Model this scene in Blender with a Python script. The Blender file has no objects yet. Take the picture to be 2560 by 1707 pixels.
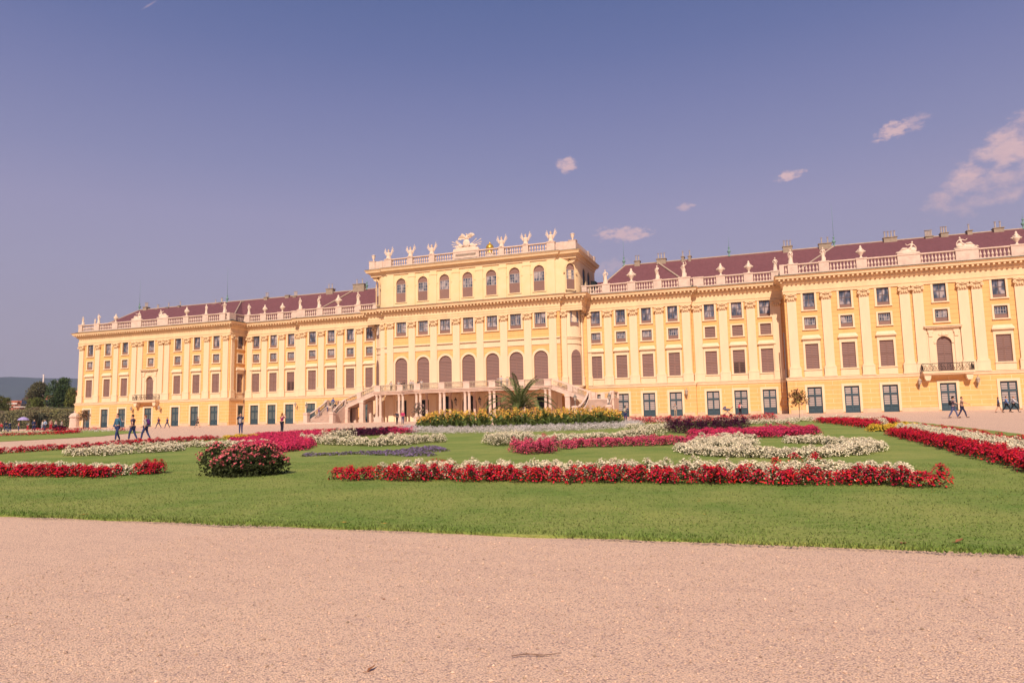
import bpy, math, random
from math import sin, cos, pi, radians, sqrt, floor
from mathutils import Vector, Matrix, noise
rnd = random.Random(7)
SC = bpy.context.scene
COL = SC.collection
# ---------------------------------------------------------------- camera
cd = bpy.data.cameras.new("camera"); cam = bpy.data.objects.new("camera", cd); COL.objects.link(cam)
CP, CR, CY = radians(6.2121), radians(1.1568), radians(-19.7548)
_f = Vector((sin(CY)*cos(CP), cos(CY)*cos(CP), sin(CP)))
_r0 = Vector((cos(CY), -sin(CY), 0)); _u0 = _r0.cross(_f)
_r = _r0*cos(CR)-_u0*sin(CR); _u = _u0*cos(CR)+_r0*sin(CR)
mw = Matrix((( _r.x,_u.x,-_f.x,45.533),(_r.y,_u.y,-_f.y,-110.0),(_r.z,_u.z,-_f.z,-0.0962),(0,0,0,1)))
cam.matrix_world = mw
cd.sensor_width = 36; cd.lens = 1777.45/2560*36; cd.clip_end = 20000; cd.clip_start = 0.05
SC.camera = cam
# ---------------------------------------------------------------- sun
SUN_EL, SUN_AZ = radians(40), radians(13)      # azimuth: from the facade normal towards +X
sd = Vector((sin(SUN_AZ)*cos(SUN_EL), -cos(SUN_AZ)*cos(SUN_EL), sin(SUN_EL)))
sl = bpy.data.lights.new("sun", 'SUN'); so = bpy.data.objects.new("sun", sl); COL.objects.link(so)
so.rotation_mode = 'QUATERNION'; so.rotation_quaternion = sd.to_track_quat('Z', 'Y')
so.location = (0, -60, 80)
sl.energy = 4.3; sl.angle = radians(0.53); sl.color = (1.0, 0.86, 0.70)
# ---------------------------------------------------------------- sky
def srgb(r, g, b):
    f = lambda c: (c/255/12.92) if c <= 10 else ((c/255+0.055)/1.055)**2.4
    return (f(r), f(g), f(b), 1)
EXPO = 0.35
W = bpy.data.worlds.new("World"); SC.world = W; W.use_nodes = True
nt = W.node_tree; nt.nodes.clear()
def N(t, **k):
    n = nt.nodes.new(t)
    for a, b in k.items(): setattr(n, a, b)
    return n
def LK(a, b): nt.links.new(a, b)
def M(op, a, b=None, c=None, clamp=False):
    n = N('ShaderNodeMath', operation=op, use_clamp=clamp)
    for i, v in enumerate((a, b, c)):
        if v is None: continue
        if hasattr(v, 'links'): LK(v, n.inputs[i])
        else: n.inputs[i].default_value = v
    return n.outputs[0]
out = N('ShaderNodeOutputWorld'); bg = N('ShaderNodeBackground'); LK(bg.outputs[0], out.inputs[0])
sky = N('ShaderNodeTexSky'); sky.sky_type = 'NISHITA'; sky.sun_disc = False
sky.sun_elevation = SUN_EL; sky.sun_rotation = math.atan2(sd.x, sd.y); sky.air_density = 1.0; sky.dust_density = 2.0
tc = N('ShaderNodeTexCoord'); GEN = tc.outputs['Generated']
sep = N('ShaderNodeSeparateXYZ'); LK(GEN, sep.inputs[0])
ramp = N('ShaderNodeValToRGB'); LK(sep.outputs[2], ramp.inputs[0])
stops = [(0.0,(172,150,160)),(0.05,(170,150,164)),(0.12,(167,153,174)),(0.20,(163,154,182)),(0.27,(157,150,184)),(0.33,(141,140,180)),(0.41,(122,126,173)),(0.47,(104,114,165)),(0.54,(87,103,156)),(1.0,(66,88,145))]
cr = ramp.color_ramp
while len(cr.elements) < len(stops): cr.elements.new(0.5)
for e, (p, c) in zip(cr.elements, stops): e.position = p; e.color = srgb(*c)
mx = N('ShaderNodeMix', data_type='RGBA'); mx.inputs[0].default_value = 0.90
skm = N('ShaderNodeVectorMath', operation='SCALE'); LK(sky.outputs[0], skm.inputs[0]); skm.inputs[3].default_value = 0.10
LK(skm.outputs[0], mx.inputs[6]); LK(ramp.outputs[0], mx.inputs[7])
cur = mx.outputs[2]
# clouds: soft noisy puffs in fixed sky directions, part of the sky itself
def pixdir(x, y):        # x, y in photo pixels, used once to find the compass direction of each cloud
    return (_f + _r*((x-1280)/1777.45) + _u*((853.5-y)/1777.45)).normalized()
nz = N('ShaderNodeTexNoise'); nz.inputs['Scale'].default_value = 26; nz.inputs['Detail'].default_value = 7; nz.inputs['Roughness'].default_value = 0.62
vm = N('ShaderNodeMapping'); vm.inputs['Scale'].default_value = (1, 1, 1.9); LK(GEN, vm.inputs[0]); LK(vm.outputs[0], nz.inputs['Vector'])
nzs = N('ShaderNodeTexNoise'); nzs.inputs['Scale'].default_value = 88; nzs.inputs['Detail'].default_value = 6; nzs.inputs['Roughness'].default_value = 0.6; LK(vm.outputs[0], nzs.inputs['Vector'])
nzl = N('ShaderNodeTexNoise'); nzl.inputs['Scale'].default_value = 60; nzl.inputs['Detail'].default_value = 4
LK(vm.outputs[0], nzl.inputs['Vector'])
clouds = [(1417,413,30,21,0,1.0,.25),(1560,585,78,22,-3,.85,.45),(1975,438,38,13,8,.9,.45),(1715,517,24,11,10,.6,.45),(2235,325,44,20,12,.85,.5),(2275,312,50,18,15,.5,.6),
          (1530,668,60,26,8,.35,.5),(2490,445,150,55,16,.62,.95),(2545,370,150,55,22,1.0,.75),(2460,492,120,26,10,.45,.9),(2575,285,45,16,10,.6,.6),(375,12,26,2.4,42,.35,.1)]
tot = None
for (x, y, a, b, rot, dens, rough) in clouds:
    d = pixdir(x, y); rt = Vector((d.y, -d.x, 0)).normalized(); up = rt.cross(d).normalized()
    c_, s_ = cos(radians(rot)), sin(radians(rot)); e1 = rt*c_+up*s_; e2 = -rt*s_+up*c_
    def dot(v, s):
        n = N('ShaderNodeVectorMath', operation='DOT_PRODUCT'); LK(GEN, n.inputs[0]); n.inputs[1].default_value = v*s
        return n.outputs['Value']
    u = dot(e1, 1777.45/a); v = dot(e2, 1777.45/b); w = dot(d, 1.0)
    u0 = d.dot(e1)*1777.45/a; v0 = d.dot(e2)*1777.45/b
    uu = M('SUBTRACT', u, u0); vv = M('SUBTRACT', v, v0)
    r2 = M('ADD', M('MULTIPLY', uu, uu), M('MULTIPLY', vv, vv))
    q = M('SUBTRACT', 1.0, r2)
    q = M('ADD', q, M('MULTIPLY', M('SUBTRACT', (nz if a > 100 else nzs).outputs[0], 0.5), 3.6*rough+1.6))
    q = M('MULTIPLY', M('MULTIPLY', q, 0.85 if a > 100 else 1.0, clamp=True), dens)
    q = M('MULTIPLY', q, M('GREATER_THAN', w, 0.5))
    tot = q if tot is None else M('MAXIMUM', tot, q)
sm = N('ShaderNodeMapRange', interpolation_type='SMOOTHSTEP'); LK(tot, sm.inputs[0])
cm = N('ShaderNodeMix', data_type='RGBA'); LK(M('MULTIPLY', sm.outputs[0], 0.88), cm.inputs[0])
cc = N('ShaderNodeMix', data_type='RGBA'); LK(nzl.outputs[0], cc.inputs[0]); cc.inputs[6].default_value = srgb(206,174,184); cc.inputs[7].default_value = srgb(238,198,194)
LK(cur, cm.inputs[6]); LK(cc.outputs[2], cm.inputs[7])
LK(cm.outputs[2], bg.inputs[0]); bg.inputs[1].default_value = 1/2**EXPO
SC.view_settings.view_transform = 'Standard'; SC.view_settings.look = 'None'; SC.view_settings.exposure = EXPO; SC.view_settings.gamma = 1
# ---------------------------------------------------------------- helpers
class MB:
    def __init__(s): s.v = []; s.f = []; s.m = []; s.cur = 0
    def add(s, vs, fs):
        o = len(s.v); s.v.extend(vs); s.f.extend([tuple(i+o for i in f) for f in fs]); s.m.extend([s.cur]*len(fs))
    def box(s, x0, x1, y0, y1, z0, z1):
        s.add([(x0,y0,z0),(x1,y0,z0),(x1,y1,z0),(x0,y1,z0),(x0,y0,z1),(x1,y0,z1),(x1,y1,z1),(x0,y1,z1)],
              [(0,3,2,1),(4,5,6,7),(0,1,5,4),(1,2,6,5),(2,3,7,6),(3,0,4,7)])
    def hexa(s, b, t):      # bottom quad, top quad
        s.add(list(b)+list(t), [(3,2,1,0),(4,5,6,7),(0,1,5,4),(1,2,6,5),(2,3,7,6),(3,0,4,7)])
    def prism(s, pts, y0, y1):   # polygon in XZ extruded along Y
        n = len(pts); s.add([(x,y0,z) for x,z in pts]+[(x,y1,z) for x,z in pts],
            [tuple(range(n)), tuple(range(2*n-1,n-1,-1))]+[(i,i+n,(i+1)%n+n,(i+1)%n) for i in range(n)])
    def slab(s, pts, z0, z1):    # polygon in XY extruded along Z
        n = len(pts); s.add([(x,y,z0) for x,y in pts]+[(x,y,z1) for x,y in pts],
            [tuple(range(n-1,-1,-1)), tuple(range(n,2*n))]+[(i,(i+1)%n,(i+1)%n+n,i+n) for i in range(n)])
    def lathe(s, prof, cx=0, cy=0, cz=0, n=10, a0=0):
        vs = []; fs = []
        for r, z in prof:
            for i in range(n):
                a = 2*pi*i/n+a0; vs.append((cx+r*cos(a), cy+r*sin(a), cz+z))
        for j in range(len(prof)-1):
            for i in range(n):
                k = (i+1)%n; fs.append((j*n+i, j*n+k, (j+1)*n+k, (j+1)*n+i))
        fs.append(tuple(range(n-1,-1,-1))); L = (len(prof)-1)*n; fs.append(tuple(range(L, L+n)))
        s.add(vs, fs)
    def tube(s, path, rad, n=6, cap=True):
        path = [Vector(p) for p in path]
        if not hasattr(rad, '__len__'): rad = [rad]*len(path)
        vs = []; fs = []; up = Vector((0,0,1))
        for i, p in enumerate(path):
            t = (path[min(i+1,len(path)-1)]-path[max(i-1,0)])
            t = t.normalized() if t.length > 1e-9 else up
            a = t.cross(up)
            if a.length < 1e-3: a = t.cross(Vector((1,0,0)))
            a.normalize(); b = t.cross(a)
            for k in range(n):
                q = p+(a*cos(2*pi*k/n)+b*sin(2*pi*k/n))*rad[i]; vs.append(tuple(q))
        for j in range(len(path)-1):
            for k in range(n):
                l = (k+1)%n; fs.append((j*n+k, j*n+l, (j+1)*n+l, (j+1)*n+k))
        if cap:
            fs.append(tuple(range(n-1,-1,-1))); L = (len(path)-1)*n; fs.append(tuple(range(L, L+n)))
        s.add(vs, fs)
    def ball(s, c, rx, ry=None, rz=None, n=8, m=6):
        ry = ry or rx; rz = rz or rx; vs = [(c[0],c[1],c[2]-rz)]; fs = []
        for j in range(1, m):
            t = -pi/2+pi*j/m
            for i in range(n):
                a = 2*pi*i/n; vs.append((c[0]+rx*cos(t)*cos(a), c[1]+ry*cos(t)*sin(a), c[2]+rz*sin(t)))
        vs.append((c[0],c[1],c[2]+rz)); L = len(vs)-1
        for i in range(n):
            k = (i+1)%n; fs.append((0,1+k,1+i)); fs.append((L,L-n+i,L-n+k))
            for j in range(m-2): fs.append((1+j*n+i,1+j*n+k,1+(j+1)*n+k,1+(j+1)*n+i))
        s.add(vs, fs)
    def build(s, name, mat, parent=None, smooth=False, loc=None, rz=0):
        me = bpy.data.meshes.new(name); me.from_pydata([tuple(v) for v in s.v], [], s.f)
        mats = mat if isinstance(mat, (list, tuple)) else [mat]
        for m in mats: me.materials.append(m)
        if len(mats) > 1: me.polygons.foreach_set('material_index', s.m)
        if smooth: me.polygons.foreach_set('use_smooth', [True]*len(me.polygons))
        me.update()
        o = bpy.data.objects.new(name, me); COL.objects.link(o)
        if parent: o.parent = parent
        if loc: o.location = loc
        if rz: o.rotation_euler = (0,0,rz)
        return o
def empty(name, loc=(0,0,0), rz=0, parent=None):
    o = bpy.data.objects.new(name, None); COL.objects.link(o); o.location = loc; o.rotation_euler = (0,0,rz)
    o.empty_display_size = 0.3
    if parent: o.parent = parent
    return o
def tag(o, label=None, cat=None, group=None, kind=None):
    if label: o['label'] = label
    if cat: o['category'] = cat
    if group: o['group'] = group
    if kind: o['kind'] = kind
    return o
CH = {}
def kids(o):
    return [c for c in bpy.data.objects if c.parent == o]
def snap(o):            # remember a thing's tree once so that copies are cheap
    if o.name in CH: return CH[o.name]
    CH[o.name] = [(c, [(g, []) for g in kids(c)]) for c in kids(o)]
    return CH[o.name]
def copy_tree(o, loc, rz=0, parent=None, scale=None):
    tree = snap(o); r = o.copy(); COL.objects.link(r); r.location = loc; r.rotation_euler = (0,0,rz)
    if scale: r.scale = (scale,)*3
    if parent: r.parent = parent
    for c, gs in tree:
        cc_ = c.copy(); COL.objects.link(cc_); cc_.parent = r
        for g_, _ in gs:
            gg = g_.copy(); COL.objects.link(gg); gg.parent = cc_
    return r
GK = [(-3000,-14),(-400,-3.6),(-130,-1.78),(-110,-1.6),(-70,-1.05),(-50,-0.85),(-35,-0.6),(-12,-0.2),(0,-0.15),(9000,-0.15)]
def G(y):
    for (a, za), (b, zb) in zip(GK, GK[1:]):
        if y <= b: return za+(zb-za)*(y-a)/(b-a)
    return -0.15
# ---------------------------------------------------------------- materials
def mat(name, col, rough=0.85, var=0.12, scale=1.5, col2=None, bump=0.0, bscale=20, spec=0.3, metal=0.0, island=0.0, objvar=0.0, huevar=0.0, detail=5, stretch=None, trans=0.0):
    m = bpy.data.materials.new(name); m.use_nodes = True; t = m.node_tree; t.nodes.clear()
    def n(ty, **k):
        x = t.nodes.new(ty)
        for a, b in k.items(): setattr(x, a, b)
        return x
    L = t.links.new
    o = n('ShaderNodeOutputMaterial'); p = n('ShaderNodeBsdfPrincipled'); L(p.outputs[0], o.inputs[0])
    p.inputs['Roughness'].default_value = rough; p.inputs['Metallic'].default_value = metal
    p.inputs['Specular IOR Level'].default_value = spec
    c = tuple(col[:3])+(1,)
    c2 = tuple(col2[:3])+(1,) if col2 else tuple(min(1, x*(1-var)) for x in c[:3])+(1,)
    tcn = n('ShaderNodeTexCoord'); src = tcn.outputs['Object']
    if stretch:
        mp = n('ShaderNodeMapping'); mp.inputs['Scale'].default_value = stretch; L(src, mp.inputs[0]); src = mp.outputs[0]
    nz_ = n('ShaderNodeTexNoise'); nz_.inputs['Scale'].default_value = scale; nz_.inputs['Detail'].default_value = detail; nz_.inputs['Roughness'].default_value = 0.6
    L(src, nz_.inputs['Vector'])
    rr = n('ShaderNodeMapRange'); rr.inputs[1].default_value = 0.3; rr.inputs[2].default_value = 0.7; L(nz_.outputs[0], rr.inputs[0])
    mx_ = n('ShaderNodeMix', data_type='RGBA'); L(rr.outputs[0], mx_.inputs[0]); mx_.inputs[6].default_value = c; mx_.inputs[7].default_value = c2
    colour = mx_.outputs[2]
    if island or objvar or huevar:
        hs = n('ShaderNodeHueSaturation'); L(colour, hs.inputs['Color'])
        if objvar: ri = n('ShaderNodeObjectInfo').outputs['Random']
        else: ri = n('ShaderNodeNewGeometry').outputs['Random Per Island']
        a = island or objvar
        vr = n('ShaderNodeMapRange'); L(ri, vr.inputs[0]); vr.inputs[3].default_value = 1-a; vr.inputs[4].default_value = 1+a; L(vr.outputs[0], hs.inputs['Value'])
        if huevar:
            wn = n('ShaderNodeTexWhiteNoise', noise_dimensions='1D'); L(ri, wn.inputs['W'])
            hr = n('ShaderNodeMapRange'); L(wn.outputs['Value'], hr.inputs[0]); hr.inputs[3].default_value = 0.5-huevar; hr.inputs[4].default_value = 0.5+huevar; L(hr.outputs[0], hs.inputs['Hue'])
        colour = hs.outputs[0]
    L(colour, p.inputs['Base Color'])
    if bump:
        bn = n('ShaderNodeTexNoise'); bn.inputs['Scale'].default_value = bscale; bn.inputs['Detail'].default_value = 4; L(src, bn.inputs['Vector'])
        bb = n('ShaderNodeBump'); bb.inputs['Strength'].default_value = bump; bb.inputs['Distance'].default_value = 0.03; L(bn.outputs[0], bb.inputs['Height']); L(bb.outputs[0], p.inputs['Normal'])
    if trans:
        tl = n('ShaderNodeBsdfTranslucent'); L(colour, tl.inputs[0]); ms = n('ShaderNodeMixShader'); ms.inputs[0].default_value = trans
        L(p.outputs[0], ms.inputs[1]); L(tl.outputs[0], ms.inputs[2]); L(ms.outputs[0], o.inputs[0])
    m['pn'] = 1
    return m
def mat_wall(name, col, colb, mortar, courses, width, msize, bumpd=0.02, mortar_mix=1.0):
    """stucco scored into blocks: brick pattern along the wall (X+Y, Z) with weathering noise"""
    m = bpy.data.materials.new(name); m.use_nodes = True; t = m.node_tree; t.nodes.clear()
    def n(ty, **k):
        x = t.nodes.new(ty)
        for a, b in k.items(): setattr(x, a, b)
        return x
    L = t.links.new
    o = n('ShaderNodeOutputMaterial'); p = n('ShaderNodeBsdfPrincipled'); L(p.outputs[0], o.inputs[0]); p.inputs['Roughness'].default_value = 0.9
    p.inputs['Specular IOR Level'].default_value = 0.2
    g_ = n('ShaderNodeTexCoord'); s_ = n('ShaderNodeSeparateXYZ'); L(g_.outputs['Object'], s_.inputs[0])
    ad = n('ShaderNodeMath', operation='ADD'); L(s_.outputs[0], ad.inputs[0]); L(s_.outputs[1], ad.inputs[1])
    cb = n('ShaderNodeCombineXYZ'); L(ad.outputs[0], cb.inputs[0]); L(s_.outputs[2], cb.inputs[1])
    br = n('ShaderNodeTexBrick'); L(cb.outputs[0], br.inputs['Vector']); br.inputs['Scale'].default_value = 1
    br.inputs['Brick Width'].default_value = width; br.inputs['Row Height'].default_value = courses; br.inputs['Mortar Size'].default_value = msize
    br.inputs['Mortar Smooth'].default_value = 0.1
    br.inputs['Color1'].default_value = tuple(col)+(1,); br.inputs['Color2'].default_value = tuple(colb)+(1,); br.inputs['Mortar'].default_value = tuple(mortar)+(1,)
    nz_ = n('ShaderNodeTexNoise'); nz_.inputs['Scale'].default_value = 0.35; nz_.inputs['Detail'].default_value = 8; nz_.inputs['Roughness'].default_value = 0.7; L(g_.outputs['Object'], nz_.inputs['Vector'])
    rr = n('ShaderNodeMapRange'); rr.inputs[1].default_value = 0.35; rr.inputs[2].default_value = 0.75; rr.inputs[3].default_value = 1.0; rr.inputs[4].default_value = 0.90; L(nz_.outputs[0], rr.inputs[0])
    ms_ = n('ShaderNodeMapping'); ms_.inputs['Scale'].default_value = (1.3,1.3,.10); L(g_.outputs['Object'], ms_.inputs[0])
    n2 = n('ShaderNodeTexNoise'); n2.inputs['Scale'].default_value = 1.1; n2.inputs['Detail'].default_value = 6; n2.inputs['Roughness'].default_value = .75; L(ms_.outputs[0], n2.inputs['Vector'])
    r2_ = n('ShaderNodeMapRange'); r2_.inputs[1].default_value = .5; r2_.inputs[2].default_value = .8; r2_.inputs[3].default_value = 1; r2_.inputs[4].default_value = .84; L(n2.outputs[0], r2_.inputs[0])
    mu_ = n('ShaderNodeMath', operation='MULTIPLY'); L(rr.outputs[0], mu_.inputs[0]); L(r2_.outputs[0], mu_.inputs[1])
    vm_ = n('ShaderNodeVectorMath', operation='SCALE'); L(br.outputs[0], vm_.inputs[0]); L(mu_.outputs[0], vm_.inputs[3]); L(vm_.outputs[0], p.inputs['Base Color'])
    bb = n('ShaderNodeBump'); bb.invert = True; bb.inputs['Distance'].default_value = bumpd; bb.inputs['Strength'].default_value = 0.6; L(br.outputs['Fac'], bb.inputs['Height']); L(bb.outputs[0], p.inputs['Normal'])
    return m
YEL = (0.79, 0.458, 0.182); CRM = (0.81, 0.60, 0.395); STN = (0.74, 0.54, 0.435)
m_wall = mat_wall('yellow_stucco', YEL, (0.77,0.43,0.168), (0.60,0.32,0.12), 0.62, 60.0, 0.022)
m_base = mat_wall('rusticated_stucco', (0.79,0.44,0.165), (0.765,0.425,0.16), (0.84,0.60,0.34), 0.60, 2.3, 0.032)
m_cream = mat('cream_stucco', CRM, 0.9, 0.13, 1.1, spec=0.2, detail=8, stretch=(1,1,.22))
m_attic = mat('attic_stucco', (0.80,0.595,0.365), 0.9, 0.0, 0.55, col2=(0.79,0.54,0.285), spec=0.2, detail=9)
m_corn = mat('cornice_stucco', (0.79,0.555,0.33), 0.9, 0.16, 1.0, spec=0.2, detail=8, stretch=(1,1,.3))
m_stone = mat('weathered_limestone', STN, 0.9, 0.26, 1.4, spec=0.2, detail=8)
m_statue = mat('statue_stone', (0.80,0.62,0.49), 0.9, 0.2, 2.5, spec=0.2, detail=8, bump=0.3, bscale=6)
m_plinth = mat('plinth_stone', (0.66,0.47,0.31), 0.9, 0.2, 1.2, spec=0.2)
m_copper = mat('copper_flashing', (0.035,0.075,0.065), 0.7, 0.3, 2)
m_lead = mat('grey_flashing', (0.22,0.20,0.19), 0.6, 0.3, 1.5)
def mat_roof():
    m = mat_wall('clay_roof_tiles', (0.235,0.088,0.096), (0.185,0.070,0.078), (0.13,0.052,0.06), 0.16, 0.2, 0.02, 0.02); return m
m_roof = mat_roof()
m_ridge = mat('ridge_mortar', (0.50,0.36,0.27), 0.9, 0.3, 4)
m_shut = mat('brown_shutter', (0.255,0.140,0.112), 0.75, 0.0, 2.0, col2=(0.225,0.125,0.105), objvar=0.08)
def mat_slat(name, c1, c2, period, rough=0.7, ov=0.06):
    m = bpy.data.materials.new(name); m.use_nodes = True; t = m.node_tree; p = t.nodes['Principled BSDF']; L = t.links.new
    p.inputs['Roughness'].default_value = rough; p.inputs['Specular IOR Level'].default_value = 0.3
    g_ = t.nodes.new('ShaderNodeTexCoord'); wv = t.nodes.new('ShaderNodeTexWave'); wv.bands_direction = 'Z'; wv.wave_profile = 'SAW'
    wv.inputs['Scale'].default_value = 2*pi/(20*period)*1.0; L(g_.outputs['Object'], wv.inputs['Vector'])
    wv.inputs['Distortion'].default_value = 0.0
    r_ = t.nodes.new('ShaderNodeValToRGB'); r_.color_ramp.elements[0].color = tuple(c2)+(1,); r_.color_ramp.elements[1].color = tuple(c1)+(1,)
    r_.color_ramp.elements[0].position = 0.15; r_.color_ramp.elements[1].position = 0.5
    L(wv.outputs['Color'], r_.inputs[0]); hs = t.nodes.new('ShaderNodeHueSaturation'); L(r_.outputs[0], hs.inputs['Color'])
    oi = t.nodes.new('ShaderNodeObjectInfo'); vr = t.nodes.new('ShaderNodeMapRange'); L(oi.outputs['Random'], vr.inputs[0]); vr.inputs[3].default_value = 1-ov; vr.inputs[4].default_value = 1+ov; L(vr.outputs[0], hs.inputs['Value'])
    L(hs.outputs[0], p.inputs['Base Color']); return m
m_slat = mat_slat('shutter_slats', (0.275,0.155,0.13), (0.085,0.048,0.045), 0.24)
m_doorg = mat('green_door_paint', (0.045,0.078,0.10), 0.55, 0.2, 2, objvar=0.12)
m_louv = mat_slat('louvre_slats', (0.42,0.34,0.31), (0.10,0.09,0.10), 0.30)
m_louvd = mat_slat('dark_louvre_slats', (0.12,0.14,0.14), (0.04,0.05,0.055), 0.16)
m_sash = mat('brown_sash', (0.13,0.09,0.09), 0.6, 0.1)
m_sashw = mat('white_sash', (0.55,0.48,0.46), 0.6, 0.1)
def mat_pane():
    m = bpy.data.materials.new('window_glass'); m.use_nodes = True; t = m.node_tree; p = t.nodes['Principled BSDF']; L = t.links.new
    p.inputs['Roughness'].default_value = 0.08; p.inputs['Specular IOR Level'].default_value = 0.8
    oi = t.nodes.new('ShaderNodeObjectInfo'); g_ = t.nodes.new('ShaderNodeTexCoord'); nz_ = t.nodes.new('ShaderNodeTexNoise'); nz_.noise_dimensions = '4D'
    mp = t.nodes.new('ShaderNodeMapping'); mp.inputs['Scale'].default_value = (2.2,1,0.9); L(g_.outputs['Object'], mp.inputs[0]); L(mp.outputs[0], nz_.inputs['Vector'])
    ml = t.nodes.new('ShaderNodeMath'); ml.operation = 'MULTIPLY'; L(oi.outputs['Random'], ml.inputs[0]); ml.inputs[1].default_value = 40; L(ml.outputs[0], nz_.inputs['W'])
    nz_.inputs['Scale'].default_value = 0.9; nz_.inputs['Detail'].default_value = 1.5
    r_ = t.nodes.new('ShaderNodeValToRGB'); e = r_.color_ramp.elements
    e[0].position = 0.40; e[0].color = (0.045,0.055,0.08,1); e[1].position = 0.62; e[1].color = (0.40,0.32,0.31,1)
    x = e.new(0.5); x.color = (0.12,0.12,0.16,1)
    L(nz_.outputs[0], r_.inputs[0]); L(r_.outputs[0], p.inputs['Base Color']); return m
m_pane = mat_pane()
m_iron = mat('wrought_iron', (0.035,0.028,0.03), 0.6, 0.2)
m_gild = mat('pale_ironwork', (0.50,0.38,0.27), 0.7, 0.3, 5)
m_gold = mat('gold_leaf', (0.75,0.42,0.06), 0.35, 0.2, 3, metal=0.6)
m_verd = mat('verdigris', (0.20,0.33,0.29), 0.7, 0.3, 3)
m_metal = mat('galvanised_metal', (0.55,0.45,0.40), 0.5, 0.3, 5, metal=0.3)
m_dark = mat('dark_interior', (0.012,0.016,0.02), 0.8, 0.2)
m_black = mat('black_cloth', (0.015,0.015,0.02), 0.9)
# ================================================================ PALACE
PAL = empty('palace', (0,0,0)); tag(PAL, 'long yellow baroque palace with cream pilasters, brown shutters and red tiled roofs', 'palace')
YP, YA, YB, YC, YK = -4.0, 0.0, -0.88, -4.15, -3.75
XP0, XP1, XS, XC, XK = 48.25, 86.45, 35.1, 15.5, 18.9
def wall(name, p0, p1, z0, z1, ops, material, depth=0.28, off=0.0, arch_n=14):
    """wall from p0 to p1 (outside is to the right of p0->p1), ops: (u centre, width, z0, z1, arched)"""
    a = Vector((p0[0],p0[1],0)); b = Vector((p1[0],p1[1],0)); d = (b-a); Ln = d.length; d.normalize(); nrm = Vector((d.y,-d.x,0))
    mb = MB()
    def P(u, z, o=0): q = a+d*u+nrm*(off-o); return (q.x,q.y,z)
    us = sorted({0, Ln}|{round(v,4) for o in ops for v in (o[0]-o[1]/2, o[0]+o[1]/2) if 0 < v < Ln})
    for u0, u1 in zip(us, us[1:]):
        um = (u0+u1)/2; cuts = sorted([(max(z0,o[2]), min(z1,o[3])) for o in ops if o[0]-o[1]/2 < um < o[0]+o[1]/2])
        z = z0
        for c0, c1 in cuts+[(z1, z1)]:
            if c0 > z+1e-4: mb.add([P(u0,z),P(u1,z),P(u1,c0),P(u0,c0)], [(0,1,2,3)])
            z = max(z, c1)
    for (u, w, a0, a1, ar) in ops:
        u0, u1 = u-w/2, u+w/2; a0 = max(a0, z0)
        zt = a1-w/2 if ar else a1
        mb.add([P(u0,a0),P(u0,a0,depth),P(u0,zt,depth),P(u0,zt)], [(0,1,2,3)])
        mb.add([P(u1,a0),P(u1,zt),P(u1,zt,depth),P(u1,a0,depth)], [(0,1,2,3)])
        mb.add([P(u0,a0),P(u1,a0),P(u1,a0,depth),P(u0,a0,depth)], [(0,1,2,3)])
        if ar:
            r = w/2; pts = [(u-r*cos(pi*i/arch_n), zt+r*sin(pi*i/arch_n)) for i in range(arch_n+1)]
            for (xa,za),(xb,zb) in zip(pts, pts[1:]):
                mb.add([P(xa,za),P(xb,zb),P(xb,a1),P(xa,a1)], [(0,1,2,3)])
                mb.add([P(xa,za),P(xa,za,depth),P(xb,zb,depth),P(xb,zb)], [(0,1,2,3)])
        else:
            mb.add([P(u0,a1),P(u0,a1,depth),P(u1,a1,depth),P(u1,a1)], [(0,1,2,3)])
    return mb.build(name, material, PAL)
def sweep(name, path, prof, material, parent=PAL, close=False, closed_profile=True, extra=None):
    pts = [Vector(p) for p in path]; n = len(pts); nr = []
    for i in range(n):
        ds = []
        if i > 0: ds.append((pts[i]-pts[i-1]).normalized())
        if i < n-1: ds.append((pts[i+1]-pts[i]).normalized())
        ns = [Vector((d.y,-d.x)) for d in ds]
        m_ = sum(ns, Vector((0,0)))
        m_.normalize(); k = 1/max(0.3, m_.dot(ns[0])); nr.append(m_*k)
    mb = MB(); k = len(prof); vs = []; fs = []
    for p, q in zip(pts, nr):
        for o, z in prof: vs.append((p.x+q.x*o, p.y+q.y*o, z))
    for i in range(n-1):
        for j in range(k if closed_profile else k-1):
            l = (j+1)%k; fs.append((i*k+j, (i+1)*k+j, (i+1)*k+l, i*k+l))
    fs.append(tuple(range(k))); fs.append(tuple(range((n-1)*k+k-1, (n-1)*k-1, -1)))
    mb.add(vs, fs)
    if extra: mb.add(extra.v, extra.f)
    return mb.build(name, material, parent)
# ---- facade path, left to right, outside towards the garden
def mir(pts): return pts+[(-x,y) for x,y in reversed(pts)]
half = [(-XP1,16),(-XP1,YP),(-XP0,YP),(-XP0,YA),(-XS,YA),(-XS,YB),(-XK,YB),(-XK,YK),(-XC,YK),(-XC,YC)]
FP = mir(half)
BH = 4.4      # top of ground floor
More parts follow.
